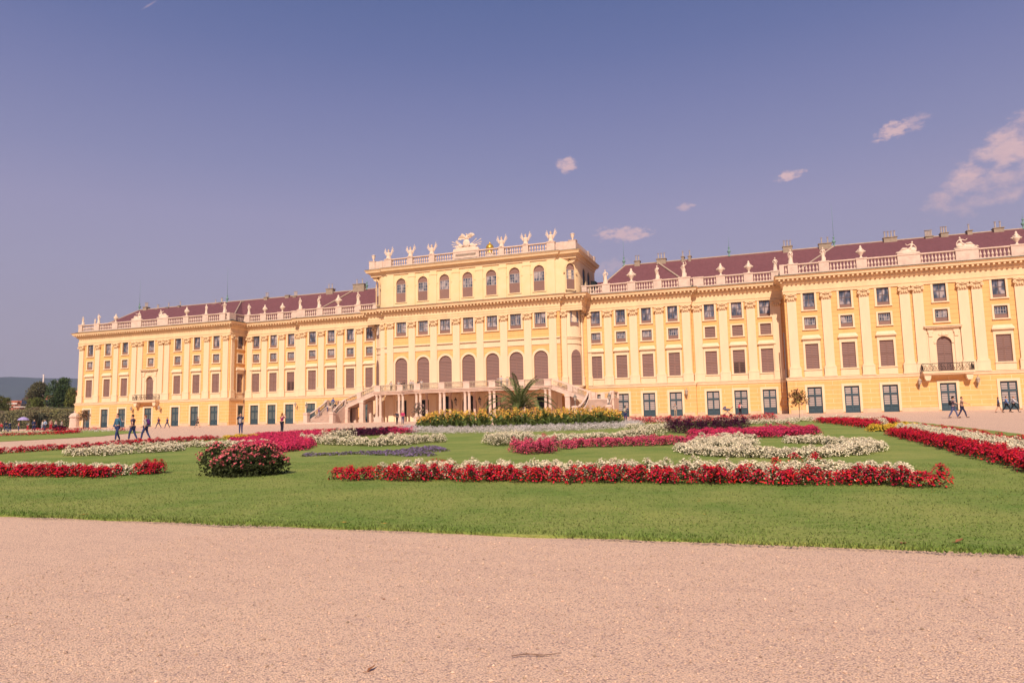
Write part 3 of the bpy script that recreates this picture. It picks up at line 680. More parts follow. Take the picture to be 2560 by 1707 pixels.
# end block middle bays: arched french window in an aedicule, balcony
for s in (-1,1):
    x = s*67.33
    mb = MB()
    for q in (-1,1):
        e = q*.88; a, b = sorted((e,q*1.95)); mb.box(a,b,-.1,.02,4.82,10.3); a, b = sorted((q*1.2,q*1.75)); mb.box(a,b,-.2,.02,4.82,10.0); mb.box(a-.05,b+.05,-.3,.02,10.0,10.35); mb.box(a+.05,b-.05,-.3,.02,9.5,10.0)
    r = .88; n = 14
    for i in range(n):
        t0, t1 = pi*i/n, pi*(i+1)/n; f = lambda rr, t, y: (-rr*cos(t), y, 8.62+rr*sin(t))
        mb.add([f(r,t0,-.1),f(r,t1,-.1),(f(r,t1,0)[0],-.1,10.3),(f(r,t0,0)[0],-.1,10.3)], [(3,2,1,0)])
        ri, ro = r, r+.28
        mb.add([f(ri,t0,-.2),f(ri,t1,-.2),f(ro,t1,-.2),f(ro,t0,-.2),f(ri,t0,.02),f(ri,t1,.02),f(ro,t1,-.02),f(ro,t0,-.02)], [(3,2,1,0),(3,7,6,2),(0,1,5,4)])
    mb.box(-1.85,1.85,-.16,.02,10.3,10.62); mb.box(-2.1,2.1,-.5,.02,10.62,10.78); mb.box(-2.2,2.2,-.6,.02,10.78,10.92)
    for q in (-1,1): mb.ball((q*.36,-.2,9.72), .22,.12,.18, 8, 5)
    mb.ball((0,-.24,9.75), .3,.16,.28, 8, 6)
    o = mb.build('window_aedicule', m_cream, PAL); o.location = (x,YP,0)
    mb = MB(); mb.prism(arch_pts(1.76, 0, 4.6), .13, .2); w_ = mb.build('shutter', m_slat, o); w_.location = (0,0,4.9)
    f = MB(); 
    for x0, x1 in ((-.88,-.8),(.8,.88),(-.03,.03)): f.box(x0,x1,.09,.13,0,3.72)
    for z in (0,2.3,3.66): f.box(-.8,.8,.095,.13,z,z+.08)
    f_ = f.build('shutter_frame', m_shut, o); f_.location = (0,0,4.9)
    mb = MB(); mb.box(-2.9,2.9,-1.45,-.3,4.66,4.92); mb.box(-2.8,2.8,-1.35,-.3,4.5,4.66)
    b = mb.build('balcony', m_cream, PAL); b.location = (x,YP,0)
    for q in (-1,1):
        c = MB(); c.prism([(-.4,4.5),(.4,4.5),(.34,4.0),(.2,3.75),(-.2,3.75),(-.34,4.0)], -1.2, -.34); c.box(-.24,.24,-1.0,-.34,3.7,3.78); k = c.build('corbel', m_cream, b); k.location = (q*2.35,0,0)
    r_ = MB()
    def irn(p, rad=.022): r_.tube(p, rad, 4)
    z0, z1 = 4.98, 5.9
    for (xa,ya),(xb,yb) in (((-2.85,-1.4),(2.85,-1.4)),((-2.85,-1.4),(-2.85,-.36)),((2.85,-1.4),(2.85,-.36))):
        irn([(xa,ya,z0),(xb,yb,z0)], .03); irn([(xa,ya,z1),(xb,yb,z1)], .04); L = sqrt((xb-xa)**2+(yb-ya)**2); k = max(2,int(L/.48))
        for i in range(k+1):
            t = i/k; px, py = xa+(xb-xa)*t, ya+(yb-ya)*t
            if i%2 == 0: irn([(px,py,z0),(px,py,z1)], .03)
            if i < k:
                dx, dy = (xb-xa)/k, (yb-ya)/k
                sp = [(px+dx*(.5+.42*rr*cos(a)), py+dy*(.5+.42*rr*cos(a)), (z0+z1)/2+.42*rr*sin(a)) for a, rr in [(j*.7*(1 if i%2 else -1), 1-.07*j) for j in range(13)]]
                irn(sp, .028); irn([(px+dx*.1,py+dy*.1,z0+.05),(px+dx*.5,py+dy*.5,z1-.3),(px+dx*.9,py+dy*.9,z0+.08)], .022)
    r_.build('railing', m_iron, b)
# ---- balustrades
BAL = [(.13,0),(.13,.07),(.07,.12),(.06,.18),(.15,.38),(.14,.48),(.06,.72),(.05,.8),(.1,.86),(.13,.92),(.13,.98)]
def balustrade(xa, xb, y, zb, zt, peds, pw=1.5, sp=.42, stone=m_stone, solid=None):
    root = MB(); root.box(xa,xb,y-.2,y+.2,zb,zb+.2); root.box(xa,xb,y-.24,y+.24,zt-.17,zt)
    for p in peds:
        w = pw[p] if isinstance(pw, dict) else pw
        root.box(p-w/2,p+w/2,y-.28,y+.28,zb,zt-.12); root.box(p-w/2-.06,p+w/2+.06,y-.34,y+.34,zt-.12,zt+.06)
    edges = [xa]+[e for p in peds for e in (p-(pw[p] if isinstance(pw,dict) else pw)/2, p+(pw[p] if isinstance(pw,dict) else pw)/2)]+[xb]
    h = zt-.17-zb-.2
    for a, b in zip(edges[::2], edges[1::2]):
        if b-a < .5: continue
        n = max(1, round((b-a)/sp)); mb = root
        for i in range(n):
            x = a+(b-a)*(i+.5)/n; mb.lathe([(r*1.05, z/.98*h) for r, z in BAL], x, y, zb+.2, 8, pi/8)
        # square blocks at head and foot read as the fine top row
    return root.build('balustrade', stone, PAL)
zb, zt = 19.14, 20.62
for s in (-1,1):
    def pr(a, b): return sorted((s*a, s*b))
    Pp = {s*49.6:1.3, s*53.6:1.3, s*58.3:1.3, s*64.0:2.7, s*70.7:2.6, s*76.3:1.5, s*81.2:1.4, s*85.6:1.0}
    a, b = pr(XP0-.3, XP1-.2); balustrade(a, b, YP-.45, zb, zt, sorted(Pp), Pp)
    Pa = {s*36.4:1.5, s*39.65:1.3, s*43.6:1.3, s*47.3:1.1}
    a, b = pr(XS, XP0-.5); balustrade(a, b, YA-.45, zb, zt, sorted(Pa), Pa)
    Pb = {s*22.4:1.25, s*26.4:1.25, s*30.4:1.25, s*34.4:1.7, s*18.9:.8}
    a, b = pr(18.4, XS+.3); balustrade(a, b, YB-.45, zb, zt, sorted(Pb), Pb)
    # return of the end block
    mb = MB(); x = s*(XP0-.1); mb.box(x-.2,x+.2,YP-.45,YA-.2,zb,zb+.2); mb.box(x-.24,x+.24,YP-.45,YA-.2,zt-.17,zt); mb.box(x-.3,x+.3,YP-.8,YP+.9,zb,zt+.0); mb.box(x-.3,x+.3,YA-.7,YA-.1,zb,zt)
    for i in range(5): mb.lathe([(r*1.05, z/.98*1.1) for r, z in BAL], x, YP+1.15+i*.42, zb+.2, 8, pi/8)
    mb.build('balustrade', m_stone, PAL)
Pc = {-14.5:1.3,-10.3:.95,-6.2:.95,0.0:4.6,6.2:.95,10.3:.95,14.5:1.3}
balustrade(-14.5, 14.5, AY-.35, 26.05, 27.45, sorted(Pc), Pc)
for s in (-1,1):       # solid parapet at the attic corners
    mb = MB()
    x0, x1 = sorted((s*15.15,s*17.3)); mb.box(x0,x1,YK-.45,YK-.05,26.05,27.4); x0, x1 = sorted((s*17.3,s*18.45)); mb.box(x0,x1,YK-.6,YK+.5,26.05,27.45); mb.box(x0-.06,x1+.06,YK-.66,YK+.56,27.45,27.52)
    x0, x1 = sorted((s*18.0,s*18.4)); mb.box(x0,x1,YK+.5,8.0,26.05,27.3); x0, x1 = sorted((s*17.9,s*18.5)); mb.box(x0,x1,3.8,4.6,26.05,27.45); mb.box(x0,x1,8.0,8.9,26.05,27.45)
    x0, x1 = sorted((s*15.9,s*16.4)); mb.box(x0,x1,YK-.55,YK-.05,26.05,27.42); mb.build('parapet', m_stone, PAL)
mb = MB()       # panel under the eagle
mb.box(-2.05,2.05,AY-.72,AY-.64,26.25,27.2); mb.build('parapet_panel', m_stone, PAL)
mb = MB(); mb.box(-1.8,1.8,AY-.75,AY-.72,26.62,27.0); mb.build('relief_band', mat('relief', (0.42,0.31,0.24), .9, .6, 9), PAL)
for s in (-1,1): pass
# attic balustrade ends: the corner step is hidden by the parapet blocks
# ---- roofs
def roof(name, pts, faces, hips):
    mb = MB(); mb.add(pts, faces); o = mb.build(name, m_roof, PAL); mb = MB()
    for a, b in hips: mb.tube([pts[a], pts[b]], .13, 6)
    mb.build('ridge_tiles', m_ridge, o)
RZ = 25.35
for s in (-1,1):
    P = [(s*49.3,-2.8,19.3),(s*86.4,-2.8,19.3),(s*83.9,8,RZ),(s*56.2,8,RZ),(s*86.4,18.8,19.3),(s*49.3,18.8,19.3)]
    roof('roof', P, [(0,1,2,3),(1,4,2),(4,5,3,2),(5,0,3)], [(0,3),(3,2),(1,2)])
    P = [(s*19.5,1.0,19.6),(s*50.0,1.0,19.6),(s*57.0,8,RZ-.03),(s*23.8,8,RZ-.03),(s*19.5,15,19.6),(s*50,15,19.6)]
    roof('roof', P, [(0,1,2,3),(4,0,3),(5,4,3,2),(1,5,2)], [(0,3),(3,2)])
    P = [(s*35.6,.2,19.55),(s*33.6,.2,19.55),(s*28.6,7.6,RZ+.02),(s*29.0,8,RZ+.04)]
    mb = MB(); mb.tube([(s*35.0,1.2,19.9),(s*29.2,7.9,RZ+.03)], .14, 6); mb.build('ridge_tiles', m_ridge, PAL)
    mb = MB(); mb.add([(s*10,6,19.3),(s*24,6,19.3),(s*22,10,23.2),(s*10,10,23.2),(s*24,16,19.3),(s*10,16,19.3)], [(0,1,2,3),(1,4,2),(4,5,3,2)]); mb.build('roof', m_roof, PAL)
mb = MB()
mb.box(-87,-49,-3.0,17,19.0,19.28) if False else None
for s in (-1,1):
    x0, x1 = sorted((s*49.0,s*86.2)); mb.box(x0,x1,-3.6,18.5,18.8,19.2)
    x0, x1 = sorted((s*18.3,s*49.0)); mb.box(x0,x1,.1,15,18.8,19.2)
mb.build('gutter_deck', m_lead, PAL)
m_chim = mat('chimney_render', (0.40,0.30,0.22), .9, .35, 2)
# base corners and a drainpipe
for s in (-1,1):
    for x, y in ((XP0,YP),(XS,YB),(XP1,YP)):
        a_, b_ = sorted((s*x, s*(x-.25))) if x != XP1 else sorted((s*x, s*(x+.25)))
        if x == XS: a_, b_ = sorted((s*x, s*(x+.25)))
        mb = MB(); mb.box(a_,b_,y-.25,y+.0,-.4,BH); mb.build('base_corner', m_base, PAL)
mb = MB(); mb.tube([(47.93,-3.2,-.3),(47.93,-3.2,11.2)], .09, 8); mb.tube([(-47.9,-.35,-.3),(-47.9,-.35,10.5)], .05, 8); mb.build('drainpipe', m_sash, PAL)
# ---- chimneys (stack with metal pots) and roof finials
def chimney(x, z, w, pots, y=8.0, h=.95, potk=.10):
    z += .02; w *= .68
    mb = MB(); mb.box(x-w/2,x+w/2,y-.5,y+.5,RZ-1.2,z-h); mb.box(x-w/2-.1,x+w/2+.1,y-.6,y+.6,z-h,z-h+.1)
    o = mb.build('chimney', m_chim, PAL)
    for i in range(pots):
        px = x-w/2+w*(i+.5)/pots
        m = MB(); m.lathe([(potk,0),(potk,h-.08)], px, y, z-h+.1, 8); m.lathe([(potk*1.7,h),(potk*1.7,h+.05)], px, y, z-h+.08, 8); m.box(px-.02,px+.02,y-.02,y+.02,z,z+.1)
        m.build('chimney_pot', m_metal, o)
for x, z, w, n in [(-81.9,26.7,1.4,3),(-78.6,26.0,.8,2),(-75.6,26.2,.8,1),(-72.4,26.3,.7,1),(-62.9,25.95,1.2,1),(-61.3,26.2,.6,2),(-55.6,25.9,1.0,0),(-49.8,26.4,1.2,2),(-44.6,26.4,1.3,0),(-42.8,26.1,1.2,3),(-34.6,26.9,2.2,2),(-28.0,27.3,3.6,2),
                   (25.9,26.7,1.3,2),(29.9,26.7,2.2,3),(33.4,26.7,.6,1),(34.5,26.7,.6,1),(49.5,26.8,2.0,3),(54.9,26.7,2.6,2),(63.9,26.7,2.6,4),(69.0,26.3,1.4,5),(71.0,26.6,1.4,3),(74.2,26.6,.9,1),(77.8,26.6,1.8,2)]:
    chimney(x, z, w, n)
for x, y, z, h in [(-83.9,8,RZ,6.6),(-59.9,8,RZ,7.4),(-26.4,8,RZ,1.6),(23.6,8,RZ,4.5),(56.2,8,RZ,6.6),(40.7,8,RZ,3.2),(80.9,8,RZ,2.4)]:
    mb = MB(); mb.lathe([(.3,0),(.16,.15),(.1,.5),(.26,.7),(.3,.85),(.1,1.05),(.08,1.3),(.18,1.4),(.05,1.6)], x, y, z-.1, 8); mb.tube([(x,y,z+1.4),(x,y,z+h)], [.03,.012], 5)
    mb.build('roof_finial', m_verd, PAL, smooth=True)
# dormer slot near the attic
mb = MB(); mb.box(18.9,19.6,3.2,5,19.6,22.2); mb.build('roof_hatch', m_dark, PAL)
# arcade doors
for x in (-12.3,-8.18,8.18,12.3):
    mb = MB(); mb.box(x-.93,x+.93,YC+.5,YC+.56,-.3,3.35); o = mb.build('arcade_door', m_dark, PAL); f = MB(); sash_grid(f, 1.86, -.2, 3.35, 0, 2, 3, .08, .1); g_ = f.build('door_frame', m_doorg, o); g_.location = (x,YC+.42,0)
for x in (-4.18,0,4.18):
    mb = MB(); mb.prism([(x+a,b) for a,b in arch_pts(2.5,-.3,3.85)], YC+.5, YC+.56); o = mb.build('arcade_door', m_dark, PAL); f = MB(); sash_grid(f, 2.5, -.2, 2.7, 0, 2, 2, .09, .1); g_ = f.build('door_frame', m_doorg, o); g_.location = (x,YC+.42,0)
# ================================================================ TERRACE
TER = empty('staircase_terrace', (0,-6,0)); tag(TER, 'pale stone terrace on paired columns with double staircase in front of the palace', 'terrace')
TER.location = (0,0,0)
fr = [(-15.2,-8.3),(-9.9,-8.3),(-6.8,-10.2),(6.8,-10.2),(9.9,-8.3),(15.2,-8.3)]
mb = MB(); mb.slab(fr+[(15.2,-3.0),(-15.2,-3.0)], 4.3, 4.68); mb.build('deck', m_stone, TER)
sweep('deck_edge', fr, [(-.1,4.2),(.0,4.2),(.04,4.42),(.14,4.46),(.16,4.6),(.26,4.66),(.26,4.76),(-.1,4.76)], m_stone, TER)
CPROF = [(.36,0),(.36,.1),(.29,.14),(.27,.2),(.27,.9),(.235,3.15),(.22,3.3),(.3,3.36),(.3,3.42),(.34,3.5),(.34,3.62)]
def column_pair(x, y, single=False):
    mb = MB()
    offs = (0,) if single else (-.34,.34)
    mb.box(x+min(offs)-.36,x+max(offs)+.36,y-.36,y+.36,-.4,.62); mb.box(x+min(offs)-.4,x+max(offs)+.4,y-.4,y+.4,-.4,-.02)
    o = mb.build('column_pedestal', m_stone, TER)
    for d in offs: m = MB(); m.lathe([(r*.86,z) for r, z in CPROF], x+d, y, .62, 14); m.build('column', m_stone, o, smooth=False)
for s in (-1,1):
    for x, y in ((14.4,-8.0),(10.3,-8.0),(6.2,-9.85),(2.1,-9.85)): column_pair(s*x, y)
    for x in (6.2,2.1): column_pair(s*x, -7.0, True)
RAILP = None
def scroll_panel(mb, a, b, zlo, zhi, rad=.03, step=.42):
    """ironwork between two posts: a, b = (x, y, zbase) ends"""
    ax, ay, az = a; bx, by, bz = b; L = sqrt((bx-ax)**2+(by-ay)**2); k = max(1, int(L/step)); H = zhi-zlo
    for i in range(k):
        t0, t1 = i/k, (i+1)/k; q = lambda t: (ax+(bx-ax)*t, ay+(by-ay)*t, az+(bz-az)*t)
        c = q((t0+t1)/2); dx, dy, dz = (bx-ax)/k, (by-ay)/k, (bz-az)/k
        for sg in (1,-1):
            cz = c[2]+zlo+H*(.5+.22*sg)
            mb.tube([(c[0]+dx*.42*rr*cos(g_*sg+(i%2)*pi), c[1]+dy*.42*rr*cos(g_*sg+(i%2)*pi), cz+dz*.3*cos(g_*sg)+H*.24*rr*sin(g_*sg)) for g_, rr in [(j*.75, 1-.085*j) for j in range(10)]], rad, 4, cap=False)
        p0 = q(t0); mb.tube([(p0[0],p0[1],p0[2]+zlo),(p0[0],p0[1],p0[2]+zhi)], rad*.8, 4, cap=False)
def parapet(pts, posts, material=m_gild):
    pass
top = [(-14.5,-8.15),(-10.3,-8.15),(-6.3,-10.0),(-2.1,-10.0),(2.1,-10.0),(6.3,-10.0),(10.3,-8.15),(14.5,-8.15)]
for i, (x, y) in enumerate(top):
    w = .52; mb = MB(); mb.box(x-w,x+w,y-.16,y+.16,4.72,5.62); mb.box(x-w-.05,x+w+.05,y-.21,y+.21,5.62,5.76); mb.box(x-w-.03,x+w+.03,y-.19,y+.19,4.72,4.84); mb.build('parapet_post', m_stone, TER)
    if i < 7:
        x2, y2 = top[i+1]; L = sqrt((x2-x)**2+(y2-y)**2); ux, uy = (x2-x)/L, (y2-y)/L
        a = (x+ux*.55,y+uy*.55); b = (x2-ux*.55,y2-uy*.55)
        mb = MB(); mb.tube([(a[0],a[1],5.68),(b[0],b[1],5.68)], .08, 6); mb.tube([(a[0],a[1],4.86),(b[0],b[1],4.86)], .06, 5); scroll_panel(mb, a+(0,), b+(0,), 4.9, 5.6, .036, .42); mb.build('railing', m_gild, TER)
def inclined(mb, x0, z0, x1, z1, y0, y1, h0, h1):
    """bar running in X from (x0,z0) to (x1,z1), vertical thickness h0..h1 above the line"""
    mb.hexa([(x0,y0,z0+h0),(x1,y0,z1+h0),(x1,y1,z1+h0),(x0,y1,z0+h0)] if x1 > x0 else [(x1,y0,z1+h0),(x0,y0,z0+h0),(x0,y1,z0+h0),(x1,y1,z1+h0)],
            [(x0,y0,z0+h1),(x1,y0,z1+h1),(x1,y1,z1+h1),(x0,y1,z0+h1)] if x1 > x0 else [(x1,y0,z1+h1),(x0,y0,z0+h1),(x0,y1,z0+h1),(x1,y1,z1+h1)])
ZL = 2.62
for s in (-1,1):
    X0, X1 = s*15.1, s*20.6
    mb = MB(); n = 13
    for i in range(n):
        xa, xb = X0+(X1-X0)*i/n, X0+(X1-X0)*(i+1)/n; z = 4.7-(4.7-ZL)*i/n; a, b = sorted((xa,xb)); mb.box(a,b,-8.0,-5.4,z-.5,z-.0)
    mb.build('stair_flight', m_stone, TER)
    mb = MB()
    for y0, y1 in ((-8.32,-8.0),(-5.4,-5.1)):
        inclined(mb, X0, 4.68, X1, ZL, y0, y1, -.55, .08); inclined(mb, X0, 4.68, X1, ZL, y0-.05, y1+.05, .08, .16); inclined(mb, X0, 4.68, X1, ZL, y0-.04, y1+.04, -.2,-.12)
    mb.build('stringer', m_stone, TER)
    mb = MB()
    for y in (-8.16,-5.25):
        inclined(mb, X0, 4.68, X1, ZL, y-.1, y+.1, .98, 1.1)
        for xp in (17.95,):
            z = 4.68+(ZL-4.68)*(xp-15.1)/5.5; mb.hexa([(s*xp-.38,y-.15,z+.1-s*-.0),(s*xp+.38,y-.15,z+.1),(s*xp+.38,y+.15,z+.1),(s*xp-.38,y+.15,z+.1)], [(s*xp-.38,y-.15,z+1.0+.14),(s*xp+.38,y-.15,z+1.0-.14 if s > 0 else z+1.14),(s*xp+.38,y+.15,z+.86 if s > 0 else z+1.14),(s*xp-.38,y+.15,z+1.14 if s > 0 else z+.86)])
        mb.box(s*20.75-.3,s*20.75+.3,y-.16,y+.16,ZL-.2,ZL+1.05)
    mb.build('stair_parapet', m_stone, TER)
    mb = MB(); sl_ = (ZL-4.68)/5.5
    for a, b in ((15.3,17.5),(18.4,20.4)): 
        za, zb_ = 4.68+sl_*(a-15.1), 4.68+sl_*(b-15.1); scroll_panel(mb, (s*a,-8.16,za), (s*b,-8.16,zb_), .16, .98, .028, .36); scroll_panel(mb, (s*a,-5.25,za), (s*b,-5.25,zb_), .16, .98, .028, .36)
    mb.build('railing', m_iron if s < 0 else m_gild, TER)
    for xp, w in ((17.5,.36),(20.45,.38)):
        zt_ = 4.68+sl_*(xp-15.1)-.5; mb = MB(); mb.box(s*xp-w,s*xp+w,-8.3,-7.6,-.4,zt_-.12); mb.box(s*xp-w-.06,s*xp+w+.06,-8.36,-7.55,zt_-.3,zt_-.02+.1); mb.box(s*xp-w-.06,s*xp+w+.06,-8.36,-7.55,-.4,0.1); mb.box(s*xp-w,s*xp+w,-5.8,-5.1,-.4,zt_-.05); mb.build('pier', m_stone, TER)
    # landing
    a, b = sorted((s*20.6,s*24.3)); mb = MB(); mb.box(a,b,-8.3,-4.4,ZL-.3,ZL); a2, b2 = sorted((s*24.0,s*24.35)); mb.box(a2,b2,-8.3,-4.4,-.4,ZL+.08); mb.box(a,b,-4.75,-4.4,-.4,ZL); a3, b3 = sorted((s*20.6,s*21.0)); mb.box(a3,b3,-7.6,-7.5,-.4,ZL) ; mb.build('landing', m_stone, TER)
    mb = MB(); mb.box(a,b,-4.7,-4.5,ZL+.88,ZL+1.0); mb.box(a2+.05,b2-.05,-8.2,-4.6,ZL+.88,ZL+1.0)
    for px, w in ((20.9,.25),(22.0,.3),(24.2,.25)): mb.box(s*px-w,s*px+w,-4.72,-4.48,ZL,ZL+.9)
    mb.box(s*24.2-.28,s*24.2+.28,-8.45,-7.9,ZL-.1,ZL+1.05); mb.box(s*24.2-.26,s*24.2+.26,-8.4,-7.95,-.4,ZL-.1) ; mb.build('stair_parapet', m_stone, TER)
    mb = MB(); scroll_panel(mb, (s*22.3,-4.6,ZL), (s*24.0,-4.6,ZL), .05, .88, .03, .5); mb.build('railing', m_gild, TER); mb = MB(); scroll_panel(mb, (s*24.2,-7.8,ZL), (s*24.2,-4.8,ZL), .05, .88, .03, .5); mb.build('railing', m_gild, TER)
    # lower flight, flaring at the foot
    n = 17; mb = MB(); z0 = -.2
    for i in range(n):
        t = (i+.5)/n; z = ZL-(ZL-z0)*(i+1)/n*1.0; y1 = -8.3-5.1*i/n; y0 = -8.3-5.1*(i+1)/n
        fl = .0 if t < .55 else ((t-.55)/.45)**2*.9; a, b = sorted((s*(20.85-fl), s*(23.8+fl)))
        mb.box(a,b,y0-.0,y1,-.45,z-.05); mb.box(a,b,y0-.09,y1,z-.05,z)
    for k in range(3):
        a, b = sorted((s*(18.9-.45*(2-k)*-1-.9), s*(25.3+.0+.45*(k)*0+.5))); e = .42*(3-k)
        a, b = sorted((s*(19.7-e), s*(24.9+e))); mb.box(a,b,-13.4-.38*(3-k),-12.4,-.5,-.2+.13*k-.08)
    mb.build('stair_flight', m_stone, TER)
    for side, xt, xm, xbm in (('i',20.7,20.5,19.85),('o',24.05,24.2,24.8)):
        path = [(s*xt,-8.2,ZL),(s*xt,-10.2,ZL-1.05),(s*(xt*.75+xbm*.25),-11.6,ZL-1.8),(s*xbm,-12.7,.15)]
        mb = MB(); rl = MB(); ir = MB()
        for (xa,ya,za),(xb,yb,zb_) in zip(path, path[1:]):
            mb.hexa([(xa-.14,ya,-.4),(xa+.14,ya,-.4),(xb+.14,yb,-.4),(xb-.14,yb,-.4)], [(xa-.14,ya,za+.14),(xa+.14,ya,za+.14),(xb+.14,yb,zb_+.14),(xb-.14,yb,zb_+.14)])
            rl.hexa([(xa-.12,ya,za+.92),(xa+.12,ya,za+.92),(xb+.12,yb,zb_+.92),(xb-.12,yb,zb_+.92)], [(xa-.12,ya,za+1.06),(xa+.12,ya,za+1.06),(xb+.12,yb,zb_+1.06),(xb-.12,yb,zb_+1.06)])
            scroll_panel(ir, (xa,ya,za), (xb,yb,zb_), .14, .92, .032, .4)
        mb.build('stringer', m_stone, TER); rl.build('stair_parapet', m_stone, TER); ir.build('railing', m_iron, TER)
        x = s*(19.9 if side == 'i' else 24.75); mb = MB(); mb.box(x-.36,x+.36,-13.3,-12.6,-.45,1.3); mb.box(x-.43,x+.43,-13.37,-12.53,1.3,1.5); mb.box(x-.42,x+.42,-13.36,-12.54,-.45,0); mb.box(x-.3,x+.3,-13.25,-12.65,1.5,1.58); mb.build('newel_pedestal', m_stone, TER)
# ================================================================ LANTERNS
def lantern_mesh(post=True):
    mb = MB()
    if post: mb.lathe([(.16,0),(.1,.08),(.05,.2),(.07,.5),(.04,.62),(.12,.7)], 0, 0, 0, 8); z = .7
    else: mb.tube([(0,.55,-.35),(0,.2,-.3),(0,0,-.1),(0,0,0)], .035, 6); mb.tube([(0,.55,-.1),(0,.3,-.12),(0,.1,-.28)], .025, 5); mb.box(-.08,.08,.52,.6,-.6,0.0); z = 0
    g = MB(); g.lathe([(.12,z),(.24,z+.5)], 0, 0, 0, 6)
    mb.lathe([(.3,z+.5),(.26,z+.56),(.1,z+.74),(.05,z+.8),(.07,z+.86),(.01,z+1.0)], 0, 0, 0, 6)
    for i in range(6): a = 2*pi*i/6; mb.tube([(.125*cos(a),.125*sin(a),z),(.245*cos(a),.245*sin(a),z+.5)], .014, 4)
    return mb, g
m_lglass = mat('lantern_glass', (0.45,0.36,0.30), 0.2, 0.1, spec=0.6)
m_lmetal = mat('lantern_metal', (0.20,0.19,0.17), 0.6, 0.3, 3)
def lantern(name, x, y, z, label, group, post=True, sc=1.0, mm=None, key={}):
    k = (name, sc, mm)
    if k not in key:
        a, g = lantern_mesh(post); o = a.build(name, mm or m_lmetal); g.build('glass', m_lglass, o); key[k] = o
    else: o = copy_tree(key[k], (0,0,0))
    o.location = (x,y,z); o.scale = (sc,)*3; return tag(o, label, 'lantern', group)
lantern('newel_lantern', -24.75, -12.95, 1.58, 'grey green lantern on the outer pedestal of the left staircase', 'lanterns on the stair pedestals')
lantern('newel_lantern', -19.9, -12.95, 1.58, 'grey green lantern on the inner pedestal of the left staircase', 'lanterns on the stair pedestals')
lantern('newel_lantern', 19.9, -12.95, 1.58, 'grey green lantern on the inner pedestal of the right staircase', 'lanterns on the stair pedestals')
lantern('newel_lantern', 24.75, -12.95, 1.58, 'grey green lantern on the outer pedestal of the right staircase', 'lanterns on the stair pedestals')
for x, y, z, l in ((64.05,YP-.85,3.3,'pale wall lantern on a bracket left of the right end block balcony'),(70.6,YP-.85,3.3,'pale wall lantern on a bracket right of the right end block balcony'),(34.0,YB-.85,3.0,'pale wall lantern beside the second ground floor door right of the right staircase'),
                   (-71.0,YP-.85,3.0,'pale wall lantern left of the left end block balcony, above the walking couple'),(-64.0,YP-.85,3.0,'pale wall lantern right of the left end block balcony'),(-35.3,YB-.85,2.9,'pale wall lantern on the wall just left of the left staircase')):
    lantern('wall_lantern', x, y, z, l, 'lanterns on the palace wall', False, 1.0, m_gild)
lantern('wall_lantern', -2.1, YC-.75, 2.6, 'dark ornate lantern on the arcade wall left of the central arch', 'lanterns under the terrace', False, 1.0, m_iron)
lantern('wall_lantern', 2.1, YC-.75, 2.6, 'dark ornate lantern on the arcade wall right of the central arch', 'lanterns under the terrace', False, 1.0, m_iron)
# ================================================================ FIGURES (skin modifier) -- statues and people
def skin_obj(name, verts, edges, rads, material, parent=None, sub=1, extra=None, root=0, mats=None):
    me = bpy.data.meshes.new(name+'_s'); me.from_pydata(verts, edges, []); o = bpy.data.objects.new(name+'_s', me); COL.objects.link(o)
    sk = o.modifiers.new('s', 'SKIN'); lay = me.skin_vertices[0].data if me.skin_vertices else None
    if lay is None:
        me.skin_vertices.new() if hasattr(me.skin_vertices,'new') else None
        lay = me.skin_vertices[0].data
    for i, r in enumerate(rads):
        lay[i].radius = (r if hasattr(r,'__len__') else (r, r)); lay[i].use_root = (i == root)
    if sub: ss = o.modifiers.new('u', 'SUBSURF'); ss.levels = sub; ss.render_levels = sub
    dg = bpy.context.evaluated_depsgraph_get(); dg.update(); ev = o.evaluated_get(dg); m2 = bpy.data.meshes.new_from_object(ev)
    bpy.data.objects.remove(o); bpy.data.meshes.remove(me)
    vs = [tuple(v.co) for v in m2.vertices]; fs = [tuple(p.vertices) for p in m2.polygons]; bpy.data.meshes.remove(m2)
    mb = MB(); mb.add(vs, fs)
    if extra: extra(mb)
    return mb.build(name, material, parent, smooth=True)
class Chain:
    def __init__(s): s.v = []; s.e = []; s.r = []
    def pt(s, p, r, prev=None):
        s.v.append(tuple(p)); s.r.append(r); i = len(s.v)-1
        if prev is not None: s.e.append((prev, i))
        return i
_skins = {}
def skinmat(c): 
    k = tuple(c)
    if k not in _skins: _skins[k] = mat('skin_tone', c, 0.6, 0.05, 8)
    return _skins[k]
_cl = {}
def cloth(c):
    k = tuple(round(v,3) for v in c)
    if k not in _cl: _cl[k] = mat('cloth', c, 0.9, 0.2, 9)
    return _cl[k]
